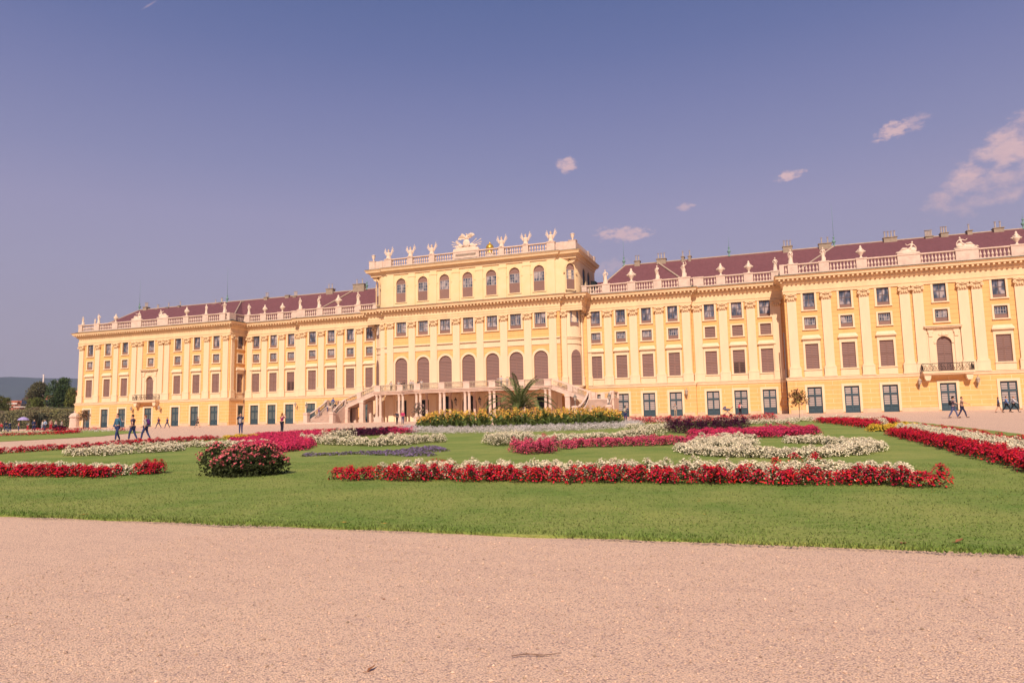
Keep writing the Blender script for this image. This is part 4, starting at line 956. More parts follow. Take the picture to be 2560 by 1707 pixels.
def figure_joints(H=1.75, stride=0.0, arms='down', lean=0.0, sit=False):
    """joints of a standing or walking body facing -Y, feet on z=0"""
    k = H/1.75; J = {}
    V = lambda x, y, z: Vector((x*k, y*k, z*k))
    st = stride
    J['pel'] = V(0,0,.95-abs(st)*.06); J['ch'] = V(0,-.01-lean*.4,1.22-abs(st)*.05); J['sh'] = V(0,-lean*.6,1.42-abs(st)*.05); J['nk'] = V(0,-.015-lean*.7,1.50-abs(st)*.05); J['hd'] = V(0,-.035-lean*.8,1.64-abs(st)*.05)
    for s, n in ((-1,'L'),(1,'R')):
        f = st*s
        J['hip'+n] = V(s*.09,0,.91-abs(st)*.06); J['kn'+n] = V(s*.095,-f*.24-(.04 if f < 0 else .03),.50-abs(st)*.02)
        J['an'+n] = V(s*.10,-f*.40+(.06 if f < 0 else 0),.08+(.05*abs(st) if f < 0 else 0)); J['to'+n] = J['an'+n]+V(0,-.17,-.05)
        J['s'+n] = V(s*.19,-lean*.6,1.40-abs(st)*.05)
        a = arms if isinstance(arms, str) else arms[0 if s < 0 else 1]
        if a == 'down': e, w = V(s*.25,.02+f*.10,1.13), V(s*.25,-.04+f*.22,.88)
        elif a == 'swing': e, w = V(s*.26,.04+f*.18,1.14), V(s*.24,-.12+f*.30,.96)
        elif a == 'phone': e, w = V(s*.27,-.20,1.27), V(s*.09,-.26,1.53)
        elif a == 'reach': e, w = V(s*.24,-.20,1.22), V(s*.20,-.44,1.12)
        elif a == 'side': e, w = V(s*.42,-.02,1.30), V(s*.66,-.06,1.34)
        elif a == 'hip': e, w = V(s*.36,.06,1.15), V(s*.18,-.05,1.0)
        elif a == 'up': e, w = V(s*.34,-.05,1.52), V(s*.25,-.10,1.78)
        elif a == 'bag': e, w = V(s*.27,.0,1.14), V(s*.13,-.16,1.02)
        else: e, w = V(s*.25,.02,1.13), V(s*.25,-.04,.88)
        J['e'+n] = e; J['w'+n] = w
    J['k'] = k
    return J
def face_extra(J, fist=True):
    def f(mb):
        k = J['k']; h = J['hd']
        mb.ball((h.x,h.y,h.z), .076*k, .093*k, .112*k, 10, 8)
        mb.ball((h.x,h.y-.095*k,h.z-.015*k), .014*k, .02*k, .022*k, 6, 4); mb.ball((h.x,h.y-.05*k,h.z-.075*k), .045*k, .05*k, .04*k, 8, 5)
        for s in (-1,1): mb.ball((h.x+s*.077*k,h.y+.01*k,h.z-.005*k), .012*k, .02*k, .03*k, 6, 4)
        for n in 'LR':
            w, e = J['w'+n], J['e'+n]; d = (w-e).normalized(); c = w+d*.05*k; sd_ = d.cross(Vector((0,1,.2))).normalized(); up = d.cross(sd_)
            mb.ball(tuple(c), .03*k, .03*k, .045*k, 8, 5)
            for i, L in enumerate((.062,.074,.078,.066)):
                b = c+d*.03*k+sd_*(-.026+.0173*i)*k; mb.tube([b, b+d*L*.5*k+up*.004*k, b+d*L*.86*k+up*.024*k], [.0095*k,.009*k,.007*k], 5)
            b = c-sd_*.03*k; mb.tube([b, b-sd_*.025*k+d*.02*k, b-sd_*.028*k+d*.05*k], [.012*k,.010*k,.008*k], 5)
    return f
def body_chain(J, grow=0.0, parts='all', sleeves='long', legs='long'):
    k = J['k']; c = Chain(); R = lambda v: (v+grow)*k
    pel = c.pt(J['pel'], (R(.125),R(.10)))
    if parts in ('all','top'):
        ch = c.pt(J['ch'], (R(.13),R(.10)), pel); sh = c.pt(J['sh'], (R(.12),R(.085)), ch)
        if parts == 'all': nk = c.pt(J['nk'], R(.052), sh); c.pt(J['hd'], R(.06), nk)
        else: c.pt(J['nk']-Vector((0,0,.03*k)), R(.06), sh)
        for n in 'LR':
            s = c.pt(J['s'+n], R(.058), sh)
            if sleeves == 'none': continue
            if sleeves == 'short': c.pt(J['s'+n]*.35+J['e'+n]*.65, R(.05), s); continue
            e = c.pt(J['e'+n], R(.043), s); w = c.pt(J['w'+n] if parts == 'all' else J['w'+n]*.95+J['e'+n]*.05, R(.028), e)
    if parts in ('all','low'):
        for n in 'LR':
            h = c.pt(J['hip'+n], R(.09), pel)
            if legs == 'short': c.pt(J['hip'+n]*.45+J['kn'+n]*.55, R(.085), h); continue
            kn = c.pt(J['kn'+n], R(.058), h); a = c.pt(J['an'+n], R(.038), kn)
            if parts == 'all': c.pt(J['to'+n], R(.034), a)
    return c
def person(x, y, rz, H, label, top, low, hair=(0.03,0.02,0.015), skin=(0.55,0.30,0.20), stride=0.0, arms='down', sleeves='long', legs='long', longhair=False, z=None, group=None, lean=0.0, shoes=(0.05,0.04,0.04), hat=None, cat='person', skirt=None):
    J = figure_joints(H, stride, arms, lean); k = J['k']
    c = body_chain(J); o = skin_obj('person', c.v, c.e, c.r, skinmat(skin), None, 1, face_extra(J))
    c = body_chain(J, .016, 'top', sleeves); skin_obj('shirt', c.v, c.e, c.r, cloth(top), o, 1)
    c = body_chain(J, .014, 'low', 'long', legs); skin_obj('shorts' if legs == 'short' else 'trousers', c.v, c.e, c.r, cloth(low), o, 1)
    if skirt: m = MB(); p = J['pel']; m.lathe([(.24*k,-.42*k),(.2*k,-.2*k),(.15*k,.08*k)], p.x, p.y, p.z, 12); m.build('skirt', cloth(skirt), o, smooth=True)
    h = J['hd']; m = MB(); m.ball((h.x,h.y+.022*k,h.z+.035*k), .086*k, .095*k, .095*k, 10, 7)
    if longhair: m.ball((h.x,h.y+.07*k,h.z-.1*k), .075*k, .05*k, .19*k, 10, 7)
    m.build('hair', cloth(hair), o, smooth=True)
    if hat: m = MB(); m.lathe([(.16*k,0),(.1*k,.02*k),(.09*k,.09*k),(.03*k,.12*k)], h.x, h.y, h.z+.06*k, 12); m.build('hat', cloth(hat), o, smooth=True)
    m = MB()
    for n in 'LR':
        a, t = J['an'+n], J['to'+n]; m.ball(((a.x+t.x)/2,(a.y+t.y)/2-.0*k,(a.z+t.z)/2-.02*k), .043*k, .125*k, .042*k, 8, 5)
    m.build('shoes', cloth(shoes), o, smooth=True)
    o.location = (x, y, G(y)+.005 if z is None else z); o.rotation_euler = (0,0,rz)
    tag(o, label, cat, group); return o, J
def carried(name, J, owner, label, col, where='back', size=(.15,.09,.22), cat='backpack'):
    k = J['k']; m = MB(); p = J['ch']
    if where == 'back': c = (p.x, p.y+.19*k, p.z+.05*k)
    elif where == 'side': c = (p.x+.24*k, p.y, p.z-.3*k)
    else: c = (p.x, p.y-.18*k, p.z-.1*k)
    m.ball(c, size[0]*k, size[1]*k, size[2]*k, 10, 8); m.ball((c[0],c[1]+(.07*k if where == 'back' else 0),c[2]-.06*k), size[0]*.7*k, size[1]*.6*k, size[2]*.5*k, 8, 6)
    for s in (-1,1): m.tube([(c[0]+s*.09*k,c[1]-.02,c[2]+.14*k),(p.x+s*.12*k,p.y+.02,p.z+.26*k),(p.x+s*.12*k,p.y-.12*k,p.z+.1*k)], .018*k, 5)
    o = m.build(name, cloth(col), None, smooth=True); o.location = owner.location; o.rotation_euler = owner.rotation_euler; tag(o, label, cat); return o
# ---- statues
def draped(name, H, arms, stride, seed, label, x, y, z, rz=0):
    J = figure_joints(H, stride, arms); k = J['k']; c = body_chain(J, .01); r_ = random.Random(seed)
    def ex(mb):
        face_extra(J)(mb); h = J['hd']; mb.ball((h.x,h.y+.02,h.z+.03*k), .09*k, .1*k, .1*k, 8, 6)
        p = J['pel']; n = 14; vs = []; fs = []; prof = [(.20,.05),(.19,-.2),(.22,-.45),(.25,-.7),(.29,-.93)]
        for rr, dz in prof:
            for i in range(n): a = 2*pi*i/n; q = rr*(1+.14*sin(a*4+seed+dz*3)); vs.append((p.x+q*k*cos(a)*.95, p.y+q*k*sin(a)*.8, p.z+dz*k))
        for j in range(len(prof)-1):
            for i in range(n): l = (i+1)%n; fs.append((j*n+i,(j+1)*n+i,(j+1)*n+l,j*n+l))
        mb.add(vs, fs)
        s = r_.choice((-1,1)); mb.tube([J['sh']+Vector((s*.17*k,-.08*k,.04*k)), J['ch']+Vector((0,-.14*k,0)), J['pel']+Vector((-s*.16*k,-.1*k,.02*k)), J['pel']+Vector((-s*.22*k,.02,-.4*k))], [.05*k,.07*k,.07*k,.04*k], 7)
        mb.box(-.26*k,.26*k,-.24*k,.24*k,-.02,.09*k)
        mb.ball((.16*k*s,.12*k,.3*k), .12*k, .1*k, .3*k, 7, 5)
    o = skin_obj(name, c.v, c.e, c.r, m_statue, None, 1, ex); o.location = (x,y,z); o.rotation_euler = (0,0,rz)
    return tag(o, label, 'statue', 'statues on the palace balustrade')
ZB = 20.66
H0 = 2.05
st = [(-85.2,YP-.45,ZB,1.75,('hip','down'),.2,'draped stone statue on the far left corner of the palace balustrade'),
 (-83.5,YP+.9,ZB-.1,1.5,('down','down'),.1,'small stone statue, second from the left end of the palace roofline'),
 (-80.9,YP-.45,ZB,1.95,('bag','hip'),.2,'stone statue third from the left, just before the first urn'),
 (-53.6,YP-.45,ZB,1.9,('hip','down'),.2,'slender stone statue on the left end block, left of its right corner figure'),
 (-49.3,YP-.45,ZB,2.1,('reach','bag'),.2,'stone statue on the right corner of the left end block'),
 (-47.1,YA-.45,ZB,2.1,('bag','hip'),.2,'stone statue on the left link balustrade next to the end block corner'),
 (-34.8,YB-.45,ZB,2.2,('bag','bag'),.2,'stone statue between the two urns and the next statue, left link'),
 (-30.7,YB-.45,ZB,2.2,('bag','up'),.2,'stone statue with one arm raised left of the large left link urn'),
 (-22.5,YB-.45,ZB,2.3,('bag','hip'),.2,'stone statue nearest the left side of the central attic'),
 (22.3,YB-.45,ZB,2.25,('bag','hip'),.2,'stone statue nearest the right side of the central attic'),
 (30.4,YB-.45,ZB,2.2,('bag','reach'),.2,'stone statue in front of the pale roof hip, right link'),
 (34.4,YB-.45,ZB,2.3,('hip','up'),.2,'stone statue with its arm raised to its head, right link'),
 (47.4,YA-.45,ZB,2.0,('bag','bag'),.2,'stone statue just left of the right end block corner'),
 (49.4,YP-.45,ZB,2.1,('down','bag'),.2,'tall stone statue on the left corner of the right end block'),
 (53.6,YP-.45,ZB,2.0,('hip','down'),.2,'stone statue left of the urn on the right end block')]
for i, (x, y, z, h, arms, sr, lb) in enumerate(st): draped('statue', h, arms, sr*(1 if i%2 else -1), i*1.7, lb, x, y, z, rnd.uniform(-.3,.3))
URN = [(.26,0),(.26,.1),(.12,.18),(.1,.34),(.2,.42),(.2,.48),(.34,.62),(.44,.85),(.46,.98),(.34,1.06),(.26,1.1),(.3,1.2),(.22,1.36),(.12,1.46),(.16,1.56),(.13,1.66),(.02,1.78)]
def urn(x, y, z, sc, label, handles=True):
    m = MB(); m.lathe(URN, 0, 0, 0, 12)
    o = m.build('urn', m_statue, None, smooth=True)
    if handles:
        q = MB()
        for s in (-1,1): q.ball((s*.45,0,.92), .14,.12,.13, 7, 5); q.tube([(s*.4,0,.98),(s*.62,0,.92),(s*.5,0,.72)], .06, 6)
        for a in range(6): q.ball((.34*cos(a*pi/3),.34*sin(a*pi/3),1.12), .1,.1,.08, 6, 4)
        q.build('garland', m_statue, o, smooth=True)
    o.location = (x,y,z); o.scale = (sc,)*3; return tag(o, label, 'urn', 'urns on the palace balustrade')
for x, y, s_, lb in ((-76.3,YP-.45,.95,'stone urn left of the reclining figure on the left end block'),(-58.3,YP-.45,1.0,'stone urn on the left end block, right of the seated figure group'),
    (-43.4,YA-.45,.95,'first of two stone urns on the left link balustrade'),(-39.4,YA-.45,.97,'second of two stone urns on the left link balustrade'),(-26.6,YB-.45,1.2,'large stone urn before the last statue left of the attic'),
    (26.4,YB-.45,1.2,'large stone urn, first one right of the central attic'),(39.7,YA-.45,1.05,'stone urn, second one right of the central attic'),(43.7,YA-.45,1.05,'stone urn, third one right of the central attic'),
    (58.3,YP-.45,1.0,'stone urn left of the two reclining figures'),(76.3,YP-.45,1.0,'stone urn near the right edge of the picture')): urn(x, y, ZB, s_, lb)
VASE = [(.24,0),(.24,.08),(.1,.16),(.1,.28),(.26,.62),(.3,.85),(.24,.95),(.38,1.0),(.38,1.08),(.3,1.12),(.1,1.2),(.02,1.24)]
for s in (-1,1):
    m = MB(); m.lathe(VASE, 0, 0, 0, 12); o = m.build('urn', m_statue, None, smooth=True); o.location = (s*17.85,YK-.1,27.5); tag(o, 'plain lidded vase on the %s corner of the central attic' % ('left' if s < 0 else 'right'), 'urn', 'vases on the attic corners')
def reclining(x, y, s, label, n=1):
    def ex(mb):
        mb.box(-1.3,1.3,-.25,.25,0,.22); mb.ball((s*.3,0,.35), .9,.24,.3, 10, 6); mb.ball((-s*.6,.02,.5), .45,.22,.42, 8, 6)
        mb.ball((-s*.55,-.03,1.55), .12,.13,.15, 8, 6)
        mb.tube([(s*1.0,-.1,.3),(s*1.35,-.1,.32),(s*1.5,-.1,.2)], [.1,.08,.05], 6); mb.tube([(s*.9,0,.5),(s*.6,-.1,.75),(s*.1,0,.7)], [.12,.16,.18], 7)
    c = Chain(); a = c.pt((-s*.2,0,.62), (.2,.17)); b = c.pt((-s*.42,0,.98), (.18,.13), a); d = c.pt((-s*.5,0,1.28), (.17,.11), b); c.pt((-s*.54,0,1.45), .06, d)
    e = c.pt((-s*.72,0,1.22), .07, d); f = c.pt((-s*.95,-.05,.9), .055, e); c.pt((-s*1.0,-.05,.55), .04, f)
    e = c.pt((-s*.25,-.02,1.3), .07, d); f = c.pt((s*.05,-.12,1.15), .055, e); c.pt((s*.3,-.15,1.4), .04, f)
    e = c.pt((s*.25,0,.62), .14, a); f = c.pt((s*.7,0,.75), .1, e); c.pt((s*1.1,0,.3), .06, f)
    if n > 1: pass
    o = skin_obj('statue', c.v, c.e, c.r, m_statue, None, 1, ex); o.location = (x,y,ZB); return tag(o, label, 'statue', 'statues on the palace balustrade')
reclining(64.0, YP-.45, -1, 'reclining stone figure with outstretched leg, first right of the end block urn')
reclining(70.6, YP-.45, 1, 'reclining stone figure with raised arm above the right balcony')
reclining(-70.7, YP-.45, -1, 'seated stone figure leaning on rocks, left of the left balcony axis')
reclining(-64.2, YP-.45, 1, 'group of stone figures sitting on the left end block balustrade')
def spear(mb, x0, z0, x1, z1, y=0, r=.055):
    mb.tube([(x0,y,z0),(x1,y,z1)], r, 5); d = Vector((x1-x0,0,z1-z0)).normalized(); p = Vector((x1,y,z1)); q = Vector((-d.z,0,d.x))
    mb.tube([p-d*.02, p+d*.14, p+d*.45], [.03,.095,.01], 5)
def trophy(x, label, v):
    m = MB(); y = 0
    m.lathe([(.5,0),(.52,.15),(.42,.3),(.38,.5),(.42,.8),(.44,1.05),(.34,1.22),(.12,1.3)], 0, 0, 0, 10)
    m.ball((0,0,1.5), .19,.2,.22, 8, 6); m.box(-.2,.2,-.22,.05,1.62,1.68); m.ball((0,.02,1.78), .1,.2,.12, 8, 5)
    for s in (-1,1): m.ball((s*.36,0,1.05), .15,.16,.17, 7, 5); m.tube([(s*.36,0,1.05),(s*.46,-.05,.8),(s*.3,-.15,.62)], .07, 6)
    for a, L in ((.52,1.75),(.36,2.0),(.68,1.5),(.44,1.5)):
        for s in (-1,1):
            if v == 1 and s > 0 and a == .75: continue
            LL = L*(.92 if s < 0 else 1.05); spear(m, s*.2, .25, s*(.2+sin(a)*LL*.75), .25+cos(a)*LL*.85, .06)
    if v: m.ball((0,-.26,.72), .24,.08,.3, 10, 6)
    o = m.build('trophy', m_statue, None); o.location = (x,AY-.35,27.5); o.scale = (.85,.9,.92); return tag(o, label, 'trophy', 'stone armour trophies on the central attic')
for x, v, l in ((-14.5,0,'stone armour trophy with spears at the left end of the attic balustrade'),(-10.3,1,'stone armour trophy with round shield, second from the left on the attic'),(-6.3,0,'stone armour trophy with tall spears just left of the eagle'),
              (6.2,0,'stone armour trophy with spears just right of the golden crown'),(10.3,1,'stone armour trophy with shield between two trophies right of the eagle'),(14.5,0,'stone armour trophy at the right end of the attic balustrade')): trophy(x, l, v)
# eagle group
m = MB(); m.prism([(-2.3,0),(2.3,0),(2.2,.45),(1.2,.62),(-1.2,.62),(-2.2,.45)], -.3, .3)
m.ball((.1,-.25,1.25), .62,.2,.72, 14, 8); m.ball((.1,-.4,1.25), .45,.12,.55, 12, 6)
for s in (-1,1):
    for a, L in ((1.2,2.2),(.98,2.4),(1.4,1.9),(.72,1.9)):
        spear(m, s*.3, .7, s*(.3+sin(a)*L), .7+cos(a)*L*.75, .1+.1*(a-1), .05)
    m.prism([(s*.7,.7),(s*1.9,1.0),(s*2.1,.85),(s*1.6,.6)][::s], -.2, .1); m.ball((s*1.0,-.15,.95), .42,.16,.3, 8, 5); m.ball((s*1.5,-.1,.8), .35,.16,.22, 8, 5)
for i in range(5): a = -.3+.15*i; m.tube([(-.55-.1*i,.0,.9),(-1.3-.12*i,0,1.25+.12*i),(-1.75-.05*i,0,1.3+.14*i)], [.12,.1,.03], 5)
base = m
e = MB(); e.tube([(.0,0,1.9),(.05,-.05,2.2),(.12,-.05,2.5),(.2,-.08,2.72),(.12,-.2,2.86)], [.2,.3,.2,.11,.1], 8); e.tube([(.12,-.2,2.86),(-.02,-.26,2.82)], [.07,.01], 5)
for s in (-1,1):
    wing = [(s*.1,2.15),(s*.35,2.75),(s*.8,3.0),(s*1.25,2.92),(s*1.55,2.6),(s*1.25,2.5),(s*1.2,2.35),(s*.95,2.35),(s*.85,2.15),(s*.6,2.2),(s*.4,1.95)]
    if s < 0: wing = [(-.05,2.15),(-.3,2.8),(-.75,3.05),(-.95,2.7),(-1.3,2.45),(-1.55,2.0),(-1.2,2.05),(-.95,1.95),(-.7,2.1),(-.4,1.95)][::-1]
    e.prism(wing[::-1], -.06, .06)
    for j in range(5): a = .25+.27*j; e.tube([(s*.25,-.1,2.35),(s*(.25+sin(a)*1.1),-.1,2.2+cos(a)*.75)], [.06,.03], 4)
    e.ball((s*.14,-.05,1.85), .09,.12,.18, 6, 4)
gr = base.build('eagle_monument', m_statue); gr.location = (0,AY-.35,27.45); e.build('eagle', m_statue, gr); tag(gr, 'stone eagle with spread wings over a shield and flags, centre of the attic', 'sculpture')
# golden crown on the roof behind
m = MB(); m.lathe([(.75,0),(.75,.35),(.55,.45),(.6,.75),(.72,.85),(.66,1.3),(.5,1.6),(.25,1.8),(.1,1.9),(.14,2.0),(.02,2.15)], 0, 0, 0, 12)
o = m.build('golden_crown', m_gold, None, smooth=True); o.location = (1.6,2.0,28.2)
m = MB(); m.lathe([(.9,-2.4),(.9,-.1),(1.0,0)], 0, 0, 0, 10); m.build('pedestal', m_statue, o); tag(o, 'gilded crown shaped ornament on the roof behind the attic balustrade', 'ornament')
# ================================================================ GROUND
def mat_ground(name, a, b, c, big=0.15, fine=60, dark=0.0, bumps=0.5, speck=None, bd=0.01, fine2=None):
    m = bpy.data.materials.new(name); m.use_nodes = True; t = m.node_tree; p = t.nodes['Principled BSDF']; L = t.links.new
    p.inputs['Roughness'].default_value = 0.95; p.inputs['Specular IOR Level'].default_value = 0.15
    g_ = t.nodes.new('ShaderNodeTexCoord')
    def nz_(sc, det=6, ro=.6, st=None):
        x = t.nodes.new('ShaderNodeTexNoise'); x.inputs['Scale'].default_value = sc; x.inputs['Detail'].default_value = det; x.inputs['Roughness'].default_value = ro
        if st: mp = t.nodes.new('ShaderNodeMapping'); mp.inputs['Scale'].default_value = st; L(g_.outputs['Object'], mp.inputs[0]); L(mp.outputs[0], x.inputs['Vector'])
        else: L(g_.outputs['Object'], x.inputs['Vector'])
        return x.outputs[0]
    def rng(v, lo, hi, o0=0, o1=1):
        x = t.nodes.new('ShaderNodeMapRange'); x.inputs[1].default_value = lo; x.inputs[2].default_value = hi; x.inputs[3].default_value = o0; x.inputs[4].default_value = o1; L(v, x.inputs[0]); return x.outputs[0]
    def mix(f, x, y, bt='MIX'):
        q = t.nodes.new('ShaderNodeMix'); q.data_type = 'RGBA'; q.blend_type = bt
        if hasattr(f,'links'): L(f, q.inputs[0])
        else: q.inputs[0].default_value = f
        for i, v in ((6,x),(7,y)):
            if hasattr(v,'links'): L(v, q.inputs[i])
            else: q.inputs[i].default_value = tuple(v)+(1,)
        return q.outputs[2]
    col = mix(rng(nz_(big,7,.65), .35, .68), a, b)
    fn = nz_(fine, 3, .7)
    col = mix(rng(fn, .52, .75), col, c)
    if fine2: col = mix(rng(nz_(fine2[0],4,.7,fine2[2]), .45, .75, 0, .7), col, fine2[1])
    if speck:
        v = t.nodes.new('ShaderNodeTexVoronoi'); v.inputs['Scale'].default_value = speck[0]; v.inputs['Randomness'].default_value = 1; L(g_.outputs['Object'], v.inputs['Vector'])
        hs = t.nodes.new('ShaderNodeMapRange'); L(v.outputs['Distance'], hs.inputs[0]); hs.inputs[1].default_value = .35; hs.inputs[2].default_value = .8; hs.inputs[4].default_value = .75
        vc = t.nodes.new('ShaderNodeSeparateColor'); L(v.outputs['Color'], vc.inputs[0])
        col = mix(rng(vc.outputs[0], .0, 1, 0, .5), col, speck[1]); col = mix(rng(vc.outputs[1], .9, .92, 0, .75), col, speck[2]); col = mix(hs.outputs[0], col, speck[3])
        fn = v.outputs['Distance']
    L(col, p.inputs['Base Color'])
    b_ = t.nodes.new('ShaderNodeBump'); b_.inputs['Strength'].default_value = bumps; b_.inputs['Distance'].default_value = bd; b_.invert = bool(speck); L(fn, b_.inputs['Height']); L(b_.outputs[0], p.inputs['Normal'])
    return m
m_gravel = mat_ground('gravel', (0.86,0.575,0.39), (0.80,0.52,0.36), (0.68,0.44,0.32), .22, 28, fine2=(1.6,(0.60,0.385,0.29),(1,2.8,1)), speck=(82,(0.90,0.62,0.43),(0.26,0.17,0.17),(0.40,0.255,0.21)), bumps=.7, bd=.011)
m_lawn = mat_ground('lawn_grass', (0.325,0.345,0.088), (0.150,0.245,0.043), (0.07,0.12,0.014), .45, 24, fine2=(3.2,(0.33,0.325,0.11),(1,4.5,1)), bumps=.8, bd=.05)
mb = MB()
xs_ = [-6000,-1500,-400,-200,-120,-80,-50,-30,-10,10,25,35,45,55,65,80,120,200,400,1500,6000]; ys_ = [-3000,-400,-130,-110,-70,-50,-35,-12,0,60,400,2000,8000]
vs = [(x,y,G(y)) for y in ys_ for x in xs_]; nx_ = len(xs_)
mb.add(vs, [(j*nx_+i,j*nx_+i+1,(j+1)*nx_+i+1,(j+1)*nx_+i) for j in range(len(ys_)-1) for i in range(nx_-1)])
tag(mb.build('gravel_ground', m_gravel), kind='structure')
def lawn(name, poly, h=.035):
    """lawn sheet that follows the slope, with a small raised ragged edge"""
    n = len(poly); dens = []
    for i in range(n):
        a, b = Vector(poly[i]), Vector(poly[(i+1)%n]); k = max(1, int((b-a).length/.25)); nn = Vector((b.y-a.y, a.x-b.x)).normalized()
        for j in range(k):
            p = a.lerp(b, j/k); w = noise.noise(Vector((p.x*.9,p.y*.9,3)))*.14+noise.noise(Vector((p.x*5,p.y*5,1)))*.05
            dens.append(p+nn*w)
    ysp = [-110,-70,-50,-35,-12]
    import bmesh
    bm = bmesh.new(); vs = [bm.verts.new((p.x,p.y,0)) for p in dens]; bm.faces.new(vs)
    for y in ysp: bmesh.ops.bisect_plane(bm, geom=bm.verts[:]+bm.edges[:]+bm.faces[:], plane_co=(0,y,0), plane_no=(0,1,0))
    for v in bm.verts: v.co.z = G(v.co.y)+h
    r = bmesh.ops.extrude_face_region(bm, geom=bm.faces[:]); 
    for v in [g_ for g_ in r['geom'] if isinstance(g_, bmesh.types.BMVert)]: v.co.z -= h+.05
    bmesh.ops.recalc_face_normals(bm, faces=bm.faces[:])
    me = bpy.data.meshes.new(name); bm.to_mesh(me); bm.free(); me.materials.append(m_lawn); o = bpy.data.objects.new(name, me); COL.objects.link(o)
    return tag(o, kind='structure')
lawn('lawn', [(9.3,-101.9),(54.9,-101.75),(54.9,-54.5),(54.0,-49),(51,-45),(46,-42),(38,-40.5),(26,-40.5),(16,-43),(11,-48),(9.3,-55)][::1])
lawn('lawn', [(-13,-120),(-11,-69),(-13.4,-60),(-19.5,-52.4),(-22.6,-46.5),(-32.6,-39.5),(-48,-31),(-75,-29),(-110,-29),(-110,-120)][::-1][::-1])
# grass blades along the near part of the lawn
m_blade = mat('grass_blades', (0.235,0.27,0.075), .9, .5, .9, col2=(0.12,0.20,0.036), island=.65, spec=.1, trans=.25)
mb = MB(); R = random.Random(3)
def inview(x, y, m_=1.05):
    d = Vector((x-45.533, y+110, G(y)+.0962)); w = d.dot(_f); return w > 0 and abs(d.dot(_r)/w) < .72*m_
for i in range(150000):
    q = R.random(); y = -102.05+(q**1.7)*11; x = R.uniform(22, 56)
    if not inview(x, y): continue
    e = -101.9+noise.noise(Vector((x*.9,-101.9*.9,3)))*.14
    if y < e-.05: continue
    h = R.uniform(.010,.030)*(1.7 if y < -101.6 else 1); a = R.uniform(0,2*pi); w = R.uniform(.005,.012); lx, ly = R.uniform(-.03,.03), R.uniform(-.03,.03); z = G(y)+.03
    dx, dy = cos(a)*w, sin(a)*w
    mb.add([(x-dx,y-dy,z),(x+dx,y+dy,z),(x+lx,y+ly,z+h)], [(0,1,2)])
tag(mb.build('grass', m_blade), kind='stuff')
# loose pebbles in the near gravel
m_peb = mat('pebbles', (0.66,0.45,0.32), .9, .3, 30, island=.45, huevar=.01, spec=.2)
mb = MB()
for i in range(26000):
    q = R.random(); y = -107.6+(q**1.3)*5.4; x = R.uniform(38.5, 49)
    if not inview(x, y, 1.03): continue
    r = R.uniform(.003,.0085)*(1.0 if R.random() < .97 else 1.8); z = G(y)+r*.3; a = R.uniform(0,pi); c, s = cos(a)*r, sin(a)*r; k = R.uniform(.6,1.3)
    mb.add([(x+c,y+s,z),(x-s*k,y+c*k,z),(x-c,y-s,z),(x+s*k,y-c*k,z),(x,y,z+r*.8),(x,y,z-r*.6)], [(0,1,4),(1,2,4),(2,3,4),(3,0,4),(1,0,5),(2,1,5),(3,2,5),(0,3,5)])
tag(mb.build('pebbles', m_peb), kind='stuff')
# ================================================================ FLOWER BEDS
import numpy as np
def inpoly(x, y, P):
    c = False; n = len(P); j = n-1
    for i in range(n):
        if (P[i][1] > y) != (P[j][1] > y) and x < (P[j][0]-P[i][0])*(y-P[i][1])/(P[j][1]-P[i][1])+P[i][0]: c = not c
        j = i
    return c
def away(front, w):
    b = []
    for x, y in front:
        d = Vector((x-45.5, y+110)).normalized(); b.append((x+d.x*w, y+d.y*w))
    return list(front)+b[::-1]
FCOL = {'red':((0.66,0.014,0.038),(0.055,0.030,0.012)),'white':((0.90,0.77,0.54),(0.13,0.13,0.045)),'mag':((0.74,0.045,0.13),(0.12,0.022,0.03)),'pink':((0.76,0.09,0.17),(0.13,0.04,0.04)),
        'pur':(None,(0.085,0.014,0.045)),'grey':(None,(0.85,0.74,0.72)),'lav':((0.30,0.19,0.38),(0.16,0.17,0.08)),'yel':((0.80,0.50,0.05),(0.10,0.12,0.02)),'rose':((0.80,0.17,0.19),(0.050,0.058,0.020))}
_fm = {}
def fmat(k):
    if k not in _fm:
        f, l = FCOL[k]
        _fm[k] = (mat('petals_'+k, f, .7, .25, 3, island=.48, huevar=.012, spec=.2, trans=.2) if f else None, mat('leaves_'+k, l, .8, .35, 2, island=.45, huevar=.02, spec=.15, trans=.15))
    return _fm[k]
def rquad(mb, p, n, s, R, asp=1.0):
    n = n.normalized(); a = n.orthogonal().normalized(); b = n.cross(a); t = R.uniform(0,2*pi); u = (a*cos(t)+b*sin(t))*s; v = (b*cos(t)-a*sin(t))*s*asp
    mb.add([tuple(p-u),tuple(p-v*.8),tuple(p+u),tuple(p+v*.8)], [(0,1,2,3)])
